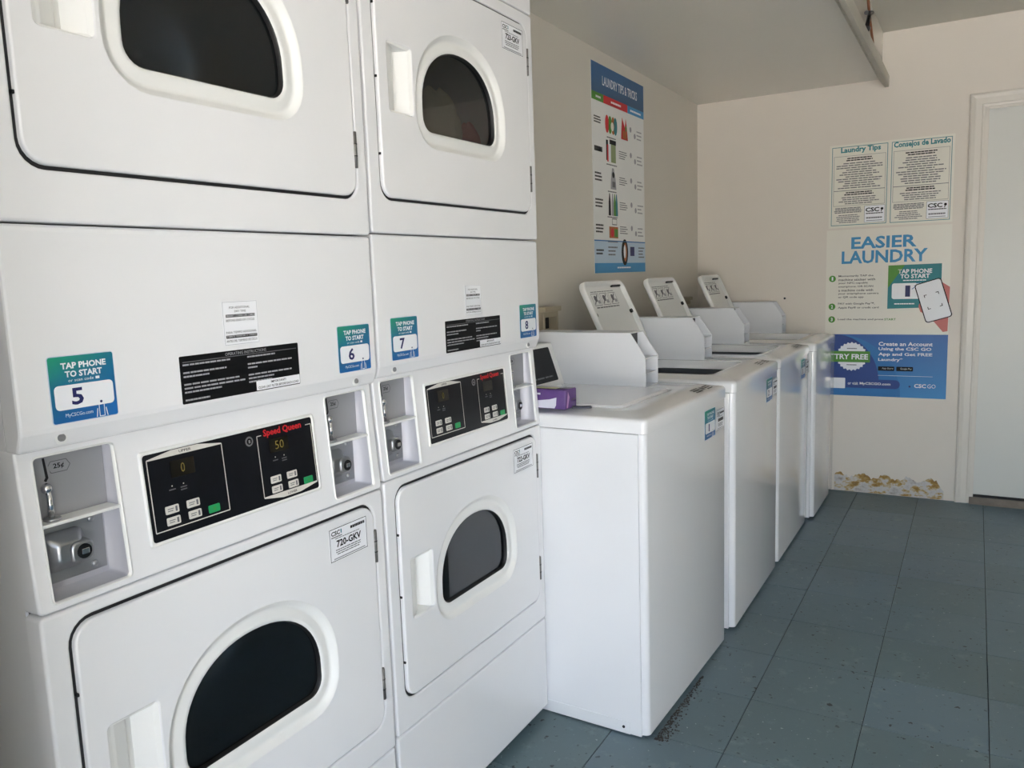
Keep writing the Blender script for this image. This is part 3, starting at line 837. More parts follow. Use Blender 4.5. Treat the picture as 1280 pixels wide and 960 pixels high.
def dryer(name, loc, yscale, nums, codes, label):
    root = empty(name, loc); root.scale = (1, yscale, 1)
    tag(root, label, 'dryer', 'stacked dryers')
    # cabinet shell, open to the front
    mb = MB()
    x0, x1, v0, v1, z0, z1, t = -0.415, -0.035, 0.0015, W - 0.0015, 0.012, 2.062, 0.004
    ob = [(v0, z0), (v1, z0), (v1, z1), (v0, z1)]; ib = [(v0 + t, z0 + t), (v1 - t, z0 + t), (v1 - t, z1 - t), (v0 + t, z1 - t)]
    mb.loft([[(x0, v, z) for v, z in ob], [(x1, v, z) for v, z in ob], [(x1, v, z) for v, z in ib], [(x0 + t, v, z) for v, z in ib]], ENAMEL, True, True, smooth=False)
    mb.build('cabinet', root)
    mb = MB(); mb.box(-0.40, -0.10, 0.02, W - 0.02, 0.0, 0.012, RUBBER); mb.build('plinth', root)
    # front panels
    mb = MB()
    plate(mb, lambda i: rr(0.0 + i, W - i, ZU + 0.002 + i, 1.9645 - i, 0.007 - i, 4), [lambda g: rr(0.0352 - g, 0.6738 + g, 0.3615 + 1.087 - g, 0.848 + 1.087 + g, 0.034 + g, 6)], -0.034, 0.0083, ENAMEL, b=0.004)
    mb.build('upper_front_panel', root)
    mb = MB()
    mb.box(-0.034, 0.0083, 0.0, W, 1.9675, 2.062, ENAMEL, b=0.004); mb.build('top_panel', root)
    mb = MB()
    plate(mb, lambda i: rr(0.0 + i, W - i, ZS + 0.0015 + i, ZC - 0.0012 - i, 0.007 - i, 4), [lambda g: rr(0.0352 - g, 0.6738 + g, 0.3615 - g, 0.848 + g, 0.036 + g, 6)], -0.034, 0.0, ENAMEL, b=0.005)
    mb.build('lower_front_panel', root)
    # dark recess behind the door edges
    for dz in (0.0, 1.087):
        mb = MB()
        mb.fill([rr(0.02, 0.69, 0.345 + dz, 0.862 + dz, 0.03), wloop(0.05, dz)], DARK, lambda v, z: (-0.0335, v, z))
        mb.build('door_recess', root)
        mb = MB(); xg = -0.0055 + (0.0083 if dz else 0.0)          # dark ring painting shade into the gap round the door
        sl_ = lambda i, x_: [(x_, v, z) for v, z in rr(0.0335 + i, 0.6755 - i, 0.360 + dz + i, 0.8495 + dz - i, 0.034, 6)]
        mb.loft([sl_(0.0, xg - 0.006), sl_(0.0, xg), sl_(0.010, xg), sl_(0.010, xg - 0.006)], DARK, smooth=False)
        mb.build('gap_shade_ring', root)
        dr = MB()
        R0, zc = 0.20, 0.605 + dz
        def circ(r, xx, n=32):
            return [(xx, VC + r * 1.16 * math.cos(2 * math.pi * i / n), zc + r * math.sin(2 * math.pi * i / n)) for i in range(n)]
        dr.loft([circ(R0 * 0.9, -0.034), circ(R0 * 1.15, -0.075), circ(R0 * 1.2, -0.30), circ(R0 * 1.1, -0.36), circ(0.02, -0.37)], DRUM, False, True)
        dr.build('drum', root)
    mb = MB(); mb.box(-0.034, -0.0015, 0.001, W - 0.001, 0.020, ZS - 0.0015, ENAMEL, b=0.005); mb.build('base_panel', root)
    # middle service panel with inward folded lower lip
    mb = MB()
    prof = [(-0.034, ZU - 0.001), (0.001, ZU - 0.001), (0.0045, ZU - 0.004), (0.0055, ZU - 0.010), (0.0055, 1.117), (0.0045, 1.110), (-0.0035, 1.091), (-0.006, 1.0865), (-0.034, 1.0865)]
    mb.prism(prof, 'y', 0.0, W, ENAMEL)
    o = mb.build('service_panel', root)
    bv = o.modifiers.new('soft_edges', 'BEVEL'); bv.width = 0.004; bv.segments = 2; bv.limit_method = 'ANGLE'; bv.angle_limit = math.radians(50)
    for v, z in ((0.0545, 1.0995), (0.643, 1.0985)):
        mb = MB(); mb.tube((-0.003, v, z), (0.0030, v, z + 0.001), 0.0052, SCREW, 12); mb.tube((-0.003, v, z), (0.0012, v, z), 0.0085, PLASTIC, 14)
        mb.build('screw', root)
    xs = 0.0059
    tap_sticker(root, nums[0], 0.0427, 1.1185, xs)
    tap_sticker(root, nums[1], 0.5915, 1.1195, xs)
    # operating instructions
    d = Decal((0, 0, 0), (0, 1, 0), (0, 0, 1)); w, h = 0.2465, 0.0735
    d.slab(0, w, 0, h, BLACKPRINT, 0.002, 1)
    d.text('OPERATING INSTRUCTIONS', w * .35, w * .70, h * .90, h * .965, LGREYPRINT, 2)
    d.rect(w * .02, w * .98, h * .865, h * .88, GREYPRINT, 2)
    left = ['1. Open Door, Place Load Inside, Close Door', '', '2. Select Cycle and Temperature Setting', '    (see fabric table)', '', '3. Insert Coins in Slot to Start. You Need to Push', '    In Very Far, Give Drying Time, etc. You Need Push In', '    After Start to Add More Time', '', '4. Press START Button']
    right = ['5. To Stop Press Door, Restart', '', '6. To Check Load, Open Door and Then START Again', '    Button', '', '7. For Proper Loading, Do Not Overload the Dryer', '    and use Fabric Softener', '8. Keep Lint Screen Clean']
    for i, t in enumerate(left):
        if t: d.lines(w * .02, w * (.02 + .009 * len(t)), h * (.79 - .082 * i), h * (.84 - .082 * i), 1, LGREYPRINT, 2, 0.7, 0.05, False, i)
    for i, t in enumerate(right):
        if t: d.lines(w * .53, w * (.53 + .0085 * len(t)), h * (.79 - .082 * i), h * (.84 - .082 * i), 1, LGREYPRINT, 2, 0.7, 0.05, False, i + 30)
    d.rect(w * .59, w * .995, h * .02, h * .235, WHITEPRINT, 3, 0.0005)
    d.text('IMPORTANT!', w * .72, w * .86, h * .145, h * .20, BLACKPRINT, 4, 0.01)
    d.text('CLEAN LINT FILTER BEFORE EACH LOAD', w * .605, w * .98, h * .05, h * .105, BLACKPRINT, 4, 0.01)
    o = d.build('instruction_label', root, 'black operating instructions label with white print'); o.location = (xs, 0.2425, 1.1150)
    # additional drying time label
    d = Decal((0, 0, 0), (0, 1, 0), (0, 0, 1)); w, h = 0.073, 0.0715
    d.slab(0, w, 0, h, WHITEPRINT, 0.002, 1)
    d.frame(0.001, w - .001, 0.001, h - .001, 0.0006, LGREYPRINT, 2)
    d.text('FOR ADDITIONAL', w * .2, w * .78, h * .83, h * .88, BLACKPRINT, 2)
    d.text('DRY TIME', w * .34, w * .66, h * .745, h * .79, BLACKPRINT, 2)
    d.rect(w * .09, w * .91, h * .635, h * .70, BLACKPRINT, 2); d.text('INSERT COINS OR CARD', w * .11, w * .89, h * .645, h * .69, WHITEPRINT, 3)
    d.text('BEFORE END OF CYCLE', w * .09, w * .89, h * .54, h * .59, BLACKPRINT, 2)
    d.text('PARA TIEMPO ADICIONAL', w * .07, w * .93, h * .27, h * .32, BLACKPRINT, 2)
    d.rect(w * .06, w * .94, h * .165, h * .23, BLACKPRINT, 2); d.text('INSERTE MONEDAS O TARJETA', w * .08, w * .92, h * .175, h * .22, WHITEPRINT, 3)
    d.text('ANTES DEL TERMINO DE CICLO', w * .06, w * .94, h * .075, h * .125, BLACKPRINT, 2)
    o = d.build('time_label', root, 'small white label with black print'); o.location = (xs, 0.3295, 1.1965)
    # console with the two coin trays
    T = [(0.0225, 0.1345), (0.5685, 0.6805)]; TZ0, TZ1 = 0.8805, 1.0755
    mb = MB()
    c3 = lambda x, v, z: (x + conx(z), v, z)
    def trayloop(k):
        return lambda g: rr(T[k][0] - g, T[k][1] + g, TZ0 - g, TZ1 + g, 0.005 + g, 4)
    plate(mb, lambda i: rr(0.0 + i, W - i, ZC + 0.0012 + i, 1.0925 - i, 0.008 - i, 4), [trayloop(0), trayloop(1)], -0.034, 0.0, ENAMEL, b=0.004, to3=c3)
    con = mb.build('console', root)
    XBK = -0.050; XUP = -0.040
    for k in (0, 1):
        a, b = T[k]
        mb = MB()
        f = trayloop(k)
        mb.loft([[c3(-0.003, v, z) for v, z in f(0)], [(XBK, v, z) for v, z in f(-0.001)]], TRAYM, False, True, smooth=True)
        tray = mb.build('coin_tray', con)
        # rim bead
        mb = MB()
        mb.loft([[c3(-0.001, v, z) for v, z in f(0.0035)], [c3(0.0022, v, z) for v, z in f(0.0025)], [c3(0.0022, v, z) for v, z in f(0.0008)], [c3(-0.004, v, z) for v, z in f(-0.0004)]], PLASTIC)
        mb.build('tray_rim', con)
        zs_ = 0.984
        mb = MB(); mb.box(XBK, conx(zs_) + 0.0005, a, b, zs_ - 0.0025, zs_ + 0.0025, PLASTIC, b=0.0012); mb.build('shelf', con)
        # upper coin plate with slot, knob and 25 cent mark
        mb = MB(); mb.box(XBK, XUP + 0.004, a + 0.001, b - 0.002, zs_ + 0.003, TZ1 - 0.001, PLATE); mb.build('coin_plate', con)
        mb = MB()
        xo = XUP + 0.004
        mb.prism([(a + 0.003, zs_ + 0.012), (a + 0.016, zs_ + 0.012), (a + 0.018, 1.033), (a + 0.030, 1.036), (a + 0.032, 1.045), (a + 0.0265, 1.0735), (a + 0.003, 1.0735)], 'x', xo, xo + 0.0035, PLATE, b=0.0008)
        mb.prism([(a + 0.0215, 1.071), (a + 0.0245, 1.071), (a + 0.0275, 1.043), (a + 0.024, 1.038), (a + 0.021, 1.040), (a + 0.0238, 1.044)], 'x', xo + 0.0034, xo + 0.0042, RUBBER)
        mb.build('coin_slot', con)
        mb = MB()
        kv, kx = a + 0.019, xo + 0.012
        mb.sphere((kx, kv, 1.031), 0.0075, CHROME, 14)
        mb.tube((kx, kv + 0.002, 1.026), (kx, kv + 0.003, zs_ + 0.006), 0.0042, CHROME, 12)
        mb.tube((kx, kv + 0.003, zs_ + 0.0025), (kx, kv + 0.003, zs_ + 0.006), 0.011, STEEL, 16)
        mb.build('coin_return_knob', con)
        d = Decal((xo + 0.0002, a + 0.045, 1.0555), (0, 1, 0), (0, 0, 1))
        hx = [(-0.016, 0), (-0.011, 0.008), (0.011, 0.008), (0.016, 0), (0.011, -0.008), (-0.011, -0.008)]
        for i in range(6):
            d.line(hx[i][0], hx[i][1], hx[(i + 1) % 6][0], hx[(i + 1) % 6][1], 0.0011, GREYPRINT, 1)
        d.text('25\u00a2', -0.0075, 0.0075, -0.004, 0.0045, BLACKPRINT, 1, 0.02)
        d.build('price_mark', con)
        # lower coin vault door with domed boss and lock
        mb = MB(); mb.box(XBK, XBK + 0.003, a + 0.001, b - 0.005, TZ0 + 0.010, zs_ - 0.003, STEEL, b=0.0008); mb.build('vault_plate', con)
        mb = MB(); xo = XBK + 0.003
        bl = lambda i, dx: [(xo + dx, v, z) for v, z in rr(a + 0.013 + i, a + 0.075 - i, 0.906 + i, 0.963 - i, 0.014 - i * 0.5, 5)]
        mb.loft([bl(0.0, 0.0), bl(0.0015, 0.005), bl(0.006, 0.0070), bl(0.013, 0.018), bl(0.017, 0.0205)], STEEL, False, True)
        mb.build('vault_boss', con)
        mb = MB()
        lk = lambda i, dx: [(xo + dx, v, z) for v, z in rr(a + 0.041 + i, a + 0.077 - i, 0.9155 + i, 0.9475 - i, 0.010 - i * 0.5, 5)]
        mb.loft([lk(0.0, 0.004), lk(0.001, 0.022), lk(0.004, 0.025)], STEEL, False, True)
        mb.tube((xo + 0.023, a + 0.060, 0.9315), (xo + 0.0265, a + 0.060, 0.9315), 0.0105, RUBBER, 18)
        mb.box(xo + 0.026, xo + 0.0285, a + 0.055, a + 0.066, 0.9275, 0.936, CHROME, b=0.001)
        mb.build('vault_lock', con)
        for zz in (0.968, 0.9005):
            mb = MB(); mb.sphere((xo + 0.0005, a + 0.088, zz), 0.0055, STEEL, 12, sx=0.7); mb.build('rivet', con)
    # control panel
    n_ = Vector((0.2175, 0, 0.016)).normalized(); up = Vector((-0.016, 0, 0.2175)).normalized()
    mb = MB()
    q = lambda i, dx: [c3(dx, v, z) for v, z in rr(0.1705 + i, 0.5330 - i, 0.9075 + i, 1.0535 - i, 0.005, 4)]
    mb.loft([q(0, -0.001), q(0.0015, 0.0028), q(0.004, 0.0035), q(0.0065, 0.0012)], PLASTIC)
    cp = mb.build('control_panel', root)
    org = Vector((conx(0.9135), 0.1768, 0.9135)) + n_ * 0.0013
    d = Decal(org, (0, 1, 0), up); w, h = 0.3500, 0.1345
    d.rect(0, w, 0, h, PANEL, 0)
    U = lambda v: v - 0.1768
    Z = lambda z: z - 0.9135
    lw = 0.0016
    # upper machine frame (left)
    fr = [(U(0.183), Z(1.0385)), (U(0.183), Z(0.9275)), (U(0.3205), Z(0.9275)), (U(0.3205), Z(1.0385))]
    for i in range(3): d.line(*fr[i], *fr[i + 1], lw, BTN, 1)
    d.poly([(U(0.183), Z(1.0375)), (U(0.3205), Z(1.0375)), (U(0.3205), Z(1.0395)), (U(0.275), Z(1.0465)), (U(0.227), Z(1.0465)), (U(0.183), Z(1.0395))], BTN, 1)
    d.text('UPPER', U(0.240), U(0.262), Z(1.0400), Z(1.0440), BLACKPRINT, 2, 0.01)
    d.rect(U(0.2215), U(0.2650), Z(1.0035), Z(1.0295), DISPW, 1, 0.001)
    d.text('0', U(0.2395), U(0.2470), Z(1.0090), Z(1.0240), AMBER, 2, 0.0)
    # lower machine frame (right)
    d.line(U(0.395), Z(1.0350), U(0.395), Z(0.9270), lw, BTN, 1); d.line(U(0.395), Z(1.0350), U(0.405), Z(1.0350), lw, BTN, 1)
    d.line(U(0.5235), Z(0.9270), U(0.5235), Z(1.0350), lw, BTN, 1); d.line(U(0.5235), Z(1.0350), U(0.510), Z(1.0350), lw, BTN, 1)
    d.poly([(U(0.395), Z(0.9280)), (U(0.395), Z(0.9255)), (U(0.438), Z(0.9180)), (U(0.480), Z(0.9180)), (U(0.5235), Z(0.9255)), (U(0.5235), Z(0.9280))], BTN, 1)
    d.text('LOWER', U(0.449), U(0.471), Z(0.9205), Z(0.9245), BLACKPRINT, 2, 0.01)
    d.rect(U(0.4200), U(0.4640), Z(1.0005), Z(1.0250), DISPW, 1, 0.001)
    if nums[0] == '5': d.text('50', U(0.4330), U(0.4530), Z(1.0050), Z(1.0200), AMBER, 2, 0.0)
    d.text('Speed Queen', U(0.409), U(0.499), Z(1.0285), Z(1.0440), RED, 3, 0.03, 0.0)
    d.disc(U(0.3775), Z(1.0300), 0.0085, SCREW, 2, 18); d.disc(U(0.3775), Z(1.0300), 0.0055, BLACKPRINT, 3, 14); d.rect(U(0.3755), U(0.3795), Z(1.0270), Z(1.0325), STEEL, 4)
    for bu in (0.2200, 0.4300):
        for k in (0, 1):
            d.disc(U(bu + 0.0205 * k), Z(0.9920 - 0.0005 * k), 0.0012, BTN, 2, 8)
            d.lines(U(bu - .006 + 0.0205 * k), U(bu + .006 + 0.0205 * k), Z(0.9845 - .004 * k), Z(0.9885), 1 + k, GREYPRINT, 2, 0.5, 0.1)
    d.build('panel_print', cp)
    for vv, zz, mt_ in ((0.2147, 0.9567, BTN), (0.2530, 0.9567, BTN), (0.2150, 0.9390, BTN), (0.2540, 0.9390, BTN), (0.2905, 0.9380, BTNG),
                        (0.4255, 0.9535, BTN), (0.4635, 0.9535, BTN), (0.4258, 0.9362, BTN), (0.4645, 0.9362, BTN), (0.5015, 0.9345, BTNG)):
        d = Decal((0, 0, 0), (0, 1, 0), up)
        d.step = 0.0006
        hw = 0.0118 if mt_ is BTN else 0.0108
        d.slab(-hw, hw, -0.0062, 0.0062, mt_, 0.0018, 2)
        if mt_ is BTN:
            d.lines(-hw * .7, hw * .25, -0.0032, 0.0032, 2, GREYPRINT, 2.4, 0.45, 0.2); d.rect(hw * .45, hw * .75, -0.004, 0.004, GREYPRINT, 2.4)
        else:
            d.text('\u00bb', -0.003, 0.003, -0.003, 0.003, GREEN, 2.4)
        o = d.build('button', cp)
        o.location = Vector((conx(zz), vv, zz)) + n_ * 0.0013
    dryer_door(root, 1.087, 0.0115, codes[0])
    dryer_door(root, 0.0, 0.0035, codes[1])
    return root

dryer('stacked_dryer', (0, 0, 0), 1.0, ('5', '6'), (None, '720-GKV'), 'near white stacked dryer with number stickers 5 and 6')
W2Y = W + 0.0151
dryer('stacked_dryer', (-0.0071, W2Y, 0.0064), 0.6987 / W, ('7', '8'), ('723-GKV', '722-GKV'), 'white stacked dryer with number stickers 7 and 8, next to the washers')

# laundry seen through the upper window of the far dryer
def cloth(name, c, r, mt, seed, label):
    mb = MB(); rnd = random.Random(seed); n = 22
    ph = [rnd.uniform(0, 6.28) for _ in range(8)]
    loops = []
    for k in range(1, 11):
        t = math.pi * k / 11
        lp = []
        for i in range(n):
            a = 2 * math.pi * i / n
            rad = 1 + 0.16 * math.sin(3 * a + ph[0] + t * 2) + 0.10 * math.sin(5 * a + ph[1] - 3 * t) + 0.07 * math.sin(9 * a + ph[2] + 5 * t)
            lp.append((c[0] + r[0] * rad * math.sin(t) * math.cos(a), c[1] + r[1] * rad * math.sin(t) * math.sin(a), c[2] - r[2] * math.cos(t) * (1 + 0.08 * math.sin(4 * a + ph[3]))))
        loops.append(lp)
    mb.loft(loops, mt, True, True)
    return tag(mb.build(name), label, 'laundry')
cloth('laundry_bundle', (-0.120, W2Y + 0.410, 1.645), (0.050, 0.086, 0.108), TOWELB, 2, 'beige cloth bundle behind the upper dryer window')
cloth('laundry_bundle', (-0.114, W2Y + 0.549, 1.628), (0.028, 0.027, 0.064), TOWELR, 5, 'dark red cloth behind the upper dryer window')

# ------------------------------------------------------------------ washers
def washer(name, loc, rz, w, box, lid_open, lid, sticker, label, printed=True, lid_ang=115.0):
    root = empty(name, loc, rz)
    tag(root, label, 'washer', 'top loading washers')
    D = -0.70
    zt = 0.8645
    mb = MB()
    mb.box(D, -0.0218, 0.0, w, 0.004, zt, ENAMEL2, b=0.0025)
    mb.build('cabinet', root)
    # wrap-round front panel
    mb = MB()
    fp = [(-0.0205, 0.0005)] + [(-0.0205 + 0.0205 * math.sin(t), 0.0165 - 0.0160 * math.cos(t)) for t in [math.pi / 2 * i / 6 for i in range(1, 7)]]
    fp = fp + [(x, w - y) for x, y in fp[::-1]]
    mb.loft([[(x, y, 0.012) for x, y in fp], [(x, y, zt) for x, y in fp]], ENAMEL2, False, False, smooth=True, closed=False)
    mb.box(-0.0215, -0.009, 0.006, w - 0.006, 0.012, zt, ENAMEL2)
    mb.build('front_panel', root)
    mb = MB(); mb.box(D, -0.016, 0.006, w - 0.006, zt, zt + 0.003, DARK); mb.build('top_seam', root)
    mb = MB()
    mb.box(D + 0.05, -0.055, -0.0012, 0.002, 0.004, 0.040, ENAMEL2, b=0.0005)
    mb.tube((-0.075, -0.003, 0.023), (-0.075, 0.0, 0.023), 0.0042, RUBBER, 10)
    mb.build('base_strip', root)
    mb = MB(); mb.box(-0.352, -0.348, -0.0006, 0.001, 0.06, 0.845, ENAMEL2); mb.build('side_crease', root)
    for fx in (-0.06, D + 0.06):
        for fy in (0.06, w - 0.06):
            mb = MB(); mb.tube((fx, fy, 0.0), (fx, fy, 0.02), 0.02, RUBBER, 12); mb.build('foot', root)
    # moulded top with lid opening
    L0, L1 = lid
    HX, FX = -0.475, -0.105
    R = lambda i, z, r: [(x, y, z) for x, y in rr(D - 0.002 + i, 0.0025 - i, -0.002 + i, w + 0.002 - i, r + 0.006, 6)]
    mb = MB()
    op = lambda i, z: [(x, y, z) for x, y in rr(HX + i, FX - i, L0 + i, L1 - i, 0.03, 6)]
    loops = [R(0.0, zt + 0.002, 0.012), R(0.0, 0.894, 0.012), R(0.002, 0.9005, 0.012), R(0.007, 0.9045, 0.012), R(0.016, 0.9060, 0.02), R(0.060, 0.9165, 0.03), op(-0.008, 0.9175), op(0.0, 0.9165), op(0.004, 0.905), op(0.024, 0.902), op(0.028, 0.888)]
    mb.loft(loops, ENAMEL2)
    mb.build('top_panel', root)
    mb = MB()
    cxm, cym = (HX + FX) / 2, (L0 + L1) / 2
    if lid_open:
        tub = lambda s_, z: [(cxm + (x - cxm) * s_, cym + (y - cym) * s_, z) for x, y, _ in op(0.028, 0)]
        mb.loft([tub(1.0, 0.888), tub(1.10, 0.86), tub(1.25, 0.62), tub(1.1, 0.50)], DRUM, False, True)
        mb.build('tub', root)
    # lid
    mb = MB()
    LW = L1 - L0 - 0.006; LL = 0.366
    q = lambda i, z, r=0.035: [(x, y, z) for x, y in rr(0.0 + i, LL - i, -LW / 2 + i, LW / 2 - i, r - i, 6)]
    mb.loft([q(0.012, 0.0060), q(0.004, 0.0055), q(0.001, 0.003), q(0.0, 0.0), q(0.0, -0.016), q(0.003, -0.019), q(0.010, -0.019), q(0.014, -0.016), q(0.020, -0.003)], ENAMEL2 if not lid_open else PLASTIC, True, True)
    lo = mb.build('lid', root)
    lo.location = (HX, (L0 + L1) / 2, 0.9155 if not lid_open else 0.922)
    if lid_open:
        lo.rotation_euler = (0, math.radians(-lid_ang), 0)
        d = Decal((0.296, 0.0, -0.0034), (0, 1, 0), (1, 0, 0))
        for k in (-1, 0, 1):
            c = k * 0.085 - 0.02
            d.frame(c - 0.036, c + 0.036, -0.030, 0.022, 0.002, GREYPRINT, 1)
            d.disc(c - 0.006, 0.000, 0.014, GREYPRINT, 1, 12); d.rect(c + 0.004, c + 0.028, -0.022, -0.008, LGREYPRINT, 2); d.line(c - 0.03, -0.024, c + 0.02, 0.016, 0.006, GREYPRINT, 2)
        d.lines(-0.135, 0.095, -0.044, -0.034, 1, GREYPRINT, 1, 0.5, 0.05)
        d.lines(-0.135, 0.095, 0.026, 0.032, 1, GREYPRINT, 1, 0.5, 0.05)
        d.build('warning_label', lo)
        for s_ in (-1, 1):
            mb = MB(); mb.tube((0.225, s_ * (LW / 2 - 0.024), -0.003), (0.225, s_ * (LW / 2 - 0.024), -0.012), 0.009, RUBBER, 10)
            mb.build('bumper', lo)
        mb = MB(); mb.box(LL - 0.026, LL - 0.019, LW / 2 - 0.12, LW / 2 - 0.03, -0.013, -0.003, RUBBER, b=0.001)
        mb.build('lid_magnet', lo)
    for s_ in (0.2, 0.8):
        mb = MB(); mb.tube((HX - 0.004, L0 + (L1 - L0) * s_ - 0.02, 0.919), (HX - 0.004, L0 + (L1 - L0) * s_ + 0.02, 0.919), 0.005, PLASTIC, 10); mb.build('hinge', root)
    # rear console with sloping black display
    b0, b1, bx = box
    C0, C1 = -0.500, -0.545
    mb = MB()
    mb.prism([(D, 0.906), (D, 1.052), (-0.62, 1.060), (C1 - 0.006, 1.060), (C1, 1.055), (C0, 0.925), (C0, 0.906)], 'y', 0.012, b0 - 0.004, PLASTIC, b=0.003)
    con = mb.build('console', root)
    sl = Vector((C1 - C0, 0, 0.130)); up = sl.normalized()
    org = Vector((C0, 0.035, 0.925)) + up * 0.012
    d = Decal(org + Vector((0.0012, 0, 0)), (0, 1, 0), up)
    hh = sl.length - 0.020
    d.step = 0.0006
    d.slab(0, b0 - 0.075, 0, hh, BLACKGLASS, 0.006, 2)
    d.lines(0.02, b0 - 0.10, 0.012, 0.022, 1, GREYPRINT, 3, 0.5, 0.1)
    d.build('display', con)
    # coin meter housing, open at the front
    t = 0.003; zb, zh = 0.9165, 1.0945
    prof = [(-0.64, zb), (bx, zb), (bx, 1.0135), (bx - 0.053, zh), (-0.64, zh)]
    mb = MB()
    mb.prism(prof, 'y', b0, b0 + t, SHEET); mb.prism(prof, 'y', b1 - t, b1, SHEET)
    mb.box(-0.64, bx - 0.053, b0 + t, b1 - t, zh - t, zh, SHEET)
    mb.box(-0.64, -0.64 + t, b0 + t, b1 - t, zb, zh, SHEET)
    mb.box(-0.64, bx, b0 + t, b1 - t, zb, zb + t, SHEET)
    mb.build('coin_box', root)
    mb = MB()
    mb.box(bx - 0.055, bx - 0.001, b0 + t, b1 - t, 1.0095, 1.0125, SHEET)
    mb.box(bx - 0.058, bx - 0.055, b0 + t, b1 - t, zb + t, 1.0095, PLATE)
    mb.box(bx - 0.075, bx - 0.072, b0 + t, b1 - t, 1.0125, zh - t, RUBBER)  # black plate paints in the shade inside the open housing
    mb.box(bx - 0.055, bx - 0.004, b0 + t, b1 - t, zb + 0.044, zb + 0.046, SHEET)
    mb.build('coin_box_shelf', root)
    if sticker:
        o = tap_sticker(root, sticker, 0.474, 0.757, 0.0006, 0.105, 0.094)
        id_tag(root, None, 0.592, 0.767, 0.0006, 0.084, 0.070)
    if printed:
        d = Decal((-0.017, 0.47, 0.9068), (0, 1, 0), Vector((-0.044, 0, 0.0105)))
        d.step = 0.0008
        d.lines(0.0, 0.065, 0.002, 0.034, 3, BLACKPRINT, 2, 0.5, 0.2, False, 3)
        d.disc(0.082, 0.018, 0.012, GREYPRINT, 2, 12)
        d.lines(0.100, 0.150, 0.000, 0.030, 3, BLACKPRINT, 2, 0.6, 0.2, False, 8)
        d.build('printed_notice', root)
    return root

washer('top_load_washer', (0.3084, 1.4096, 0), -0.0364, 0.693, (0.487, 0.594, -0.200), False, (0.085, 0.478), '1', 'nearest white top load washer, lid closed, standing against the dryers')
washer('top_load_washer', (0.3418, 2.1928, 0), 0.0, 0.690, (0.524, 0.631, -0.262), True, (0.080, 0.500), '2', 'white top load washer with raised lid, second from the dryers')
washer('top_load_washer', (0.3418, 2.9215, 0), 0.0, 0.690, (0.557, 0.664, -0.287), True, (0.050, 0.460), '3', 'white top load washer with raised lid, third from the dryers')
washer('top_load_washer', (0.3685, 3.6500, 0), 0.0, 0.620, (0.510, 0.612, -0.268), True, (0.075, 0.450), None, 'white top load washer with raised lid in the corner by the back wall', False)

# ------------------------------------------------------------------ purple box on the first washer
def soft_box():
    p = tag(empty('dryer_sheet_box', (-0.012, 1.459, 0.9175), -0.05), 'small purple and white wrapped box on the nearest washer', 'box')
    L_, Wd, H = 0.085, 0.033, 0.056
    mb = MB(); mb.box(-L_, L_, -Wd, Wd, 0.0, H, PURPLE, b=0.004, seg=3, smooth=True); mb.build('carton', p)
    d = Decal((-L_, -Wd - 0.0006, 0), (1, 0, 0), (0, 0, 1))
    d.poly([(0.004, 0.003), (0.135, 0.003), (0.140, 0.012), (0.142, 0.034), (0.120, 0.028), (0.070, 0.022), (0.004, 0.016)], WHITEWRAP, 1)
    d.rect(0.030, 0.090, 0.040, 0.045, WHITEWRAP, 1)
    d.build('front_print', p)
    d = Decal((-L_, -Wd, H + 0.0004), (1, 0, 0), (0, 1, 0))
    d.rect(0.006, 2 * L_ - 0.035, 0.010, 2 * Wd - 0.030, LIME, 1); d.rect(0.006, 2 * L_ - 0.030, 2 * Wd - 0.028, 2 * Wd - 0.010, WHITEWRAP, 1)
    d.build('top_print', p)
    d = Decal((L_ + 0.0006, -Wd, 0), (0, 1, 0), (0, 0, 1))
    d.poly([(0.004, 0.004), (0.012, 0.004), (0.022, 0.034), (0.014, 0.050)], mat('pink_wrap', 'B88AC0', rough=0.2), 1)
    d.rect(0.034, 0.060, 0.022, 0.028, mat('dark_purple_wrap', '45265E', rough=0.3), 1)
    d.build('end_print', p)
soft_box()
mb = MB(); mb.box(-0.028, 0.028, -0.010, 0.010, 0.0, 0.006, mat('dark_blue', '23263A', rough=0.4), b=0.002)  # small dark blue slab beside the purple box
o = mb.build('dark_item', None, (0.098, 1.470, 0.9170), (0, 0, 0.5)); tag(o, 'small dark blue clip lying beside the purple box', 'item')

# ------------------------------------------------------------------ utility boxes on the side wall behind the washers
def utility_box(y0, y1, z0, z1, label):
    p = tag(empty('utility_box', (XWALL, y0, z0)), label, 'box', 'washer connection boxes')
    w, h, dp = y1 - y0, z1 - z0, 0.045
    mb = MB()
    o_ = rr(0, w, 0, h, 0.006, 3); i_ = rr(0.012, w - 0.012, 0.012, h - 0.035, 0.004, 3)
    mb.loft([[(0, a, b) for a, b in o_], [(dp - 0.003, a, b) for a, b in o_], [(dp, 0.003 + a * (1 - 0.006 / w), 0.003 + b * (1 - 0.006 / h)) for a, b in o_], [(dp, a, b) for a, b in i_], [(0.006, a, b) for a, b in i_]], BEIGE, True, False, smooth=False)
    mb.build('frame', p)
    mb = MB(); mb.box(0.004, 0.008, 0.012, w - 0.012, 0.012, h - 0.035, RUBBER); mb.build('recess', p)
    mb = MB(); mb.box(0.0, dp + 0.012, -0.006, w + 0.006, h - 0.014, h + 0.004, BEIGE, b=0.003); mb.build('cover', p)
utility_box(2.16, 2.285, 1.070, 1.165, 'beige utility box on the side wall, half hidden by the dryers')
utility_box(3.78, 3.985, 1.066, 1.135, 'low beige utility box on the side wall behind the raised lids')

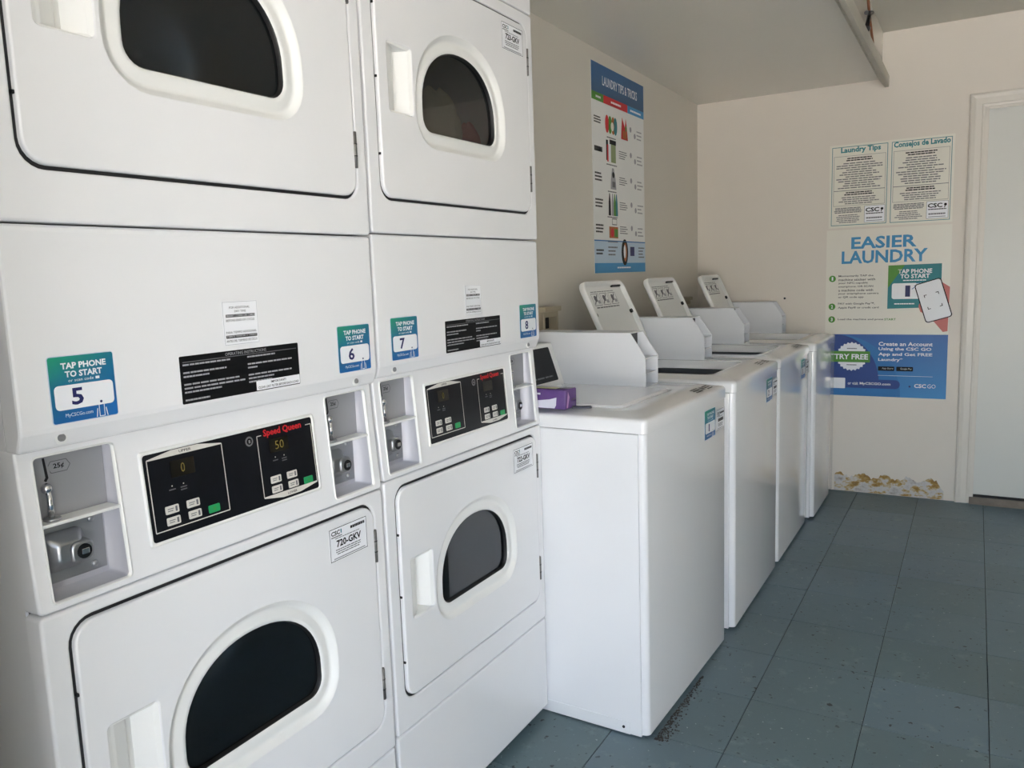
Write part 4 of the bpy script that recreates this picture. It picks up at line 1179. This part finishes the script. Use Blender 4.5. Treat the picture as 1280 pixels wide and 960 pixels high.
# ------------------------------------------------------------------ rail under the soffit edge
def rail():
    p = tag(empty('ceiling_rail', (0.588, 0, ZSOF - 0.05)), 'perforated off white angle rail under the soffit edge', 'rail')
    y0, y1 = 1.2, YB - 0.03
    mb = MB()
    mb.prism([(-0.028, 0.049), (-0.028, 0.046), (0.006, 0.0), (0.024, 0.0), (0.026, 0.006), (0.026, 0.056), (0.022, 0.056), (0.022, 0.006), (0.010, 0.006), (-0.022, 0.049)], 'y', y0, y1, RAIL, b=0.0008, seg=1)
    mb.build('angle', p)
    k = 0
    y = 2.7
    while y < y1 - 0.05:
        mb = MB(); mb.tube((-0.010 - 0.001, y, 0.0235 - 0.001), (-0.006, y, 0.0265), 0.004, DARK, 8); mb.build('bolt_hole', p)
        y += 0.17
rail()
mb = MB()
mb.tube((0.590, 3.470, 2.445), (0.590, 3.560, 2.380), 0.006, RUST, 10); mb.tube((0.590, 3.560, 2.380), (0.592, 3.690, 2.296), 0.0055, RUST, 10)
o = mb.build('rust_rod', None); tag(o, 'thin rusty brown rod above the ceiling rail', 'rod')
mb = MB()
mb.tube((0.600, 3.36, 2.300), (0.600, 3.44, 2.372), 0.009, RUBBER, 10); mb.tube((0.600, 3.33, 2.352), (0.600, 3.53, 2.402), 0.009, RUBBER, 10)
mb.tube((0.600, 3.33, 2.282), (0.600, 3.39, 2.302), 0.013, RUBBER, 10)
o = mb.build('black_bracket', None); tag(o, 'small black T shaped bracket on the ceiling rail', 'bracket')

# ------------------------------------------------------------------ nails and dirt
mb = MB(); mb.tube((0, 0.0, 0), (0, -0.006, 0), 0.006, RUBBER, 10); mb.tube((0, -0.004, 0), (0, -0.012, 0), 0.003, RUBBER, 8)
o = mb.build('wall_screw', None, (0.249 - 0.405, YB, 1.112)); 
o.location = (0.090, YB, 1.110); tag(o, 'black screw head in the back wall above the last washer', 'screw')
mb = MB(); rnd = random.Random(11)
for i in range(420):
    t_ = rnd.random() ** 1.5
    y = 1.425 + t_ * 0.40; x = 0.318 + 0.0364 * (y - 1.41) + abs(rnd.gauss(0, 0.014 * (1.25 - t_)))
    s_ = rnd.uniform(0.001, 0.0038)
    a = rnd.random() * 6.28
    c, sn = math.cos(a) * s_, math.sin(a) * s_
    mb.loft([[(x + c, y + sn, 0.0), (x - sn, y + c, 0.0), (x - c, y - sn, 0.0), (x + sn, y - c, 0.0)], [(x + c * .5, y + sn * .5, s_ * .7), (x - sn * .4, y + c * .4, s_ * .7), (x - c * .5, y - sn * .5, s_ * .7), (x + sn * .4, y - c * .4, s_ * .7)]], DIRT, False, True, smooth=False)
o = mb.build('floor_dirt'); tag(o, 'dark dirt swept against the foot of the nearest washer', 'dirt'); o['kind'] = 'stuff'
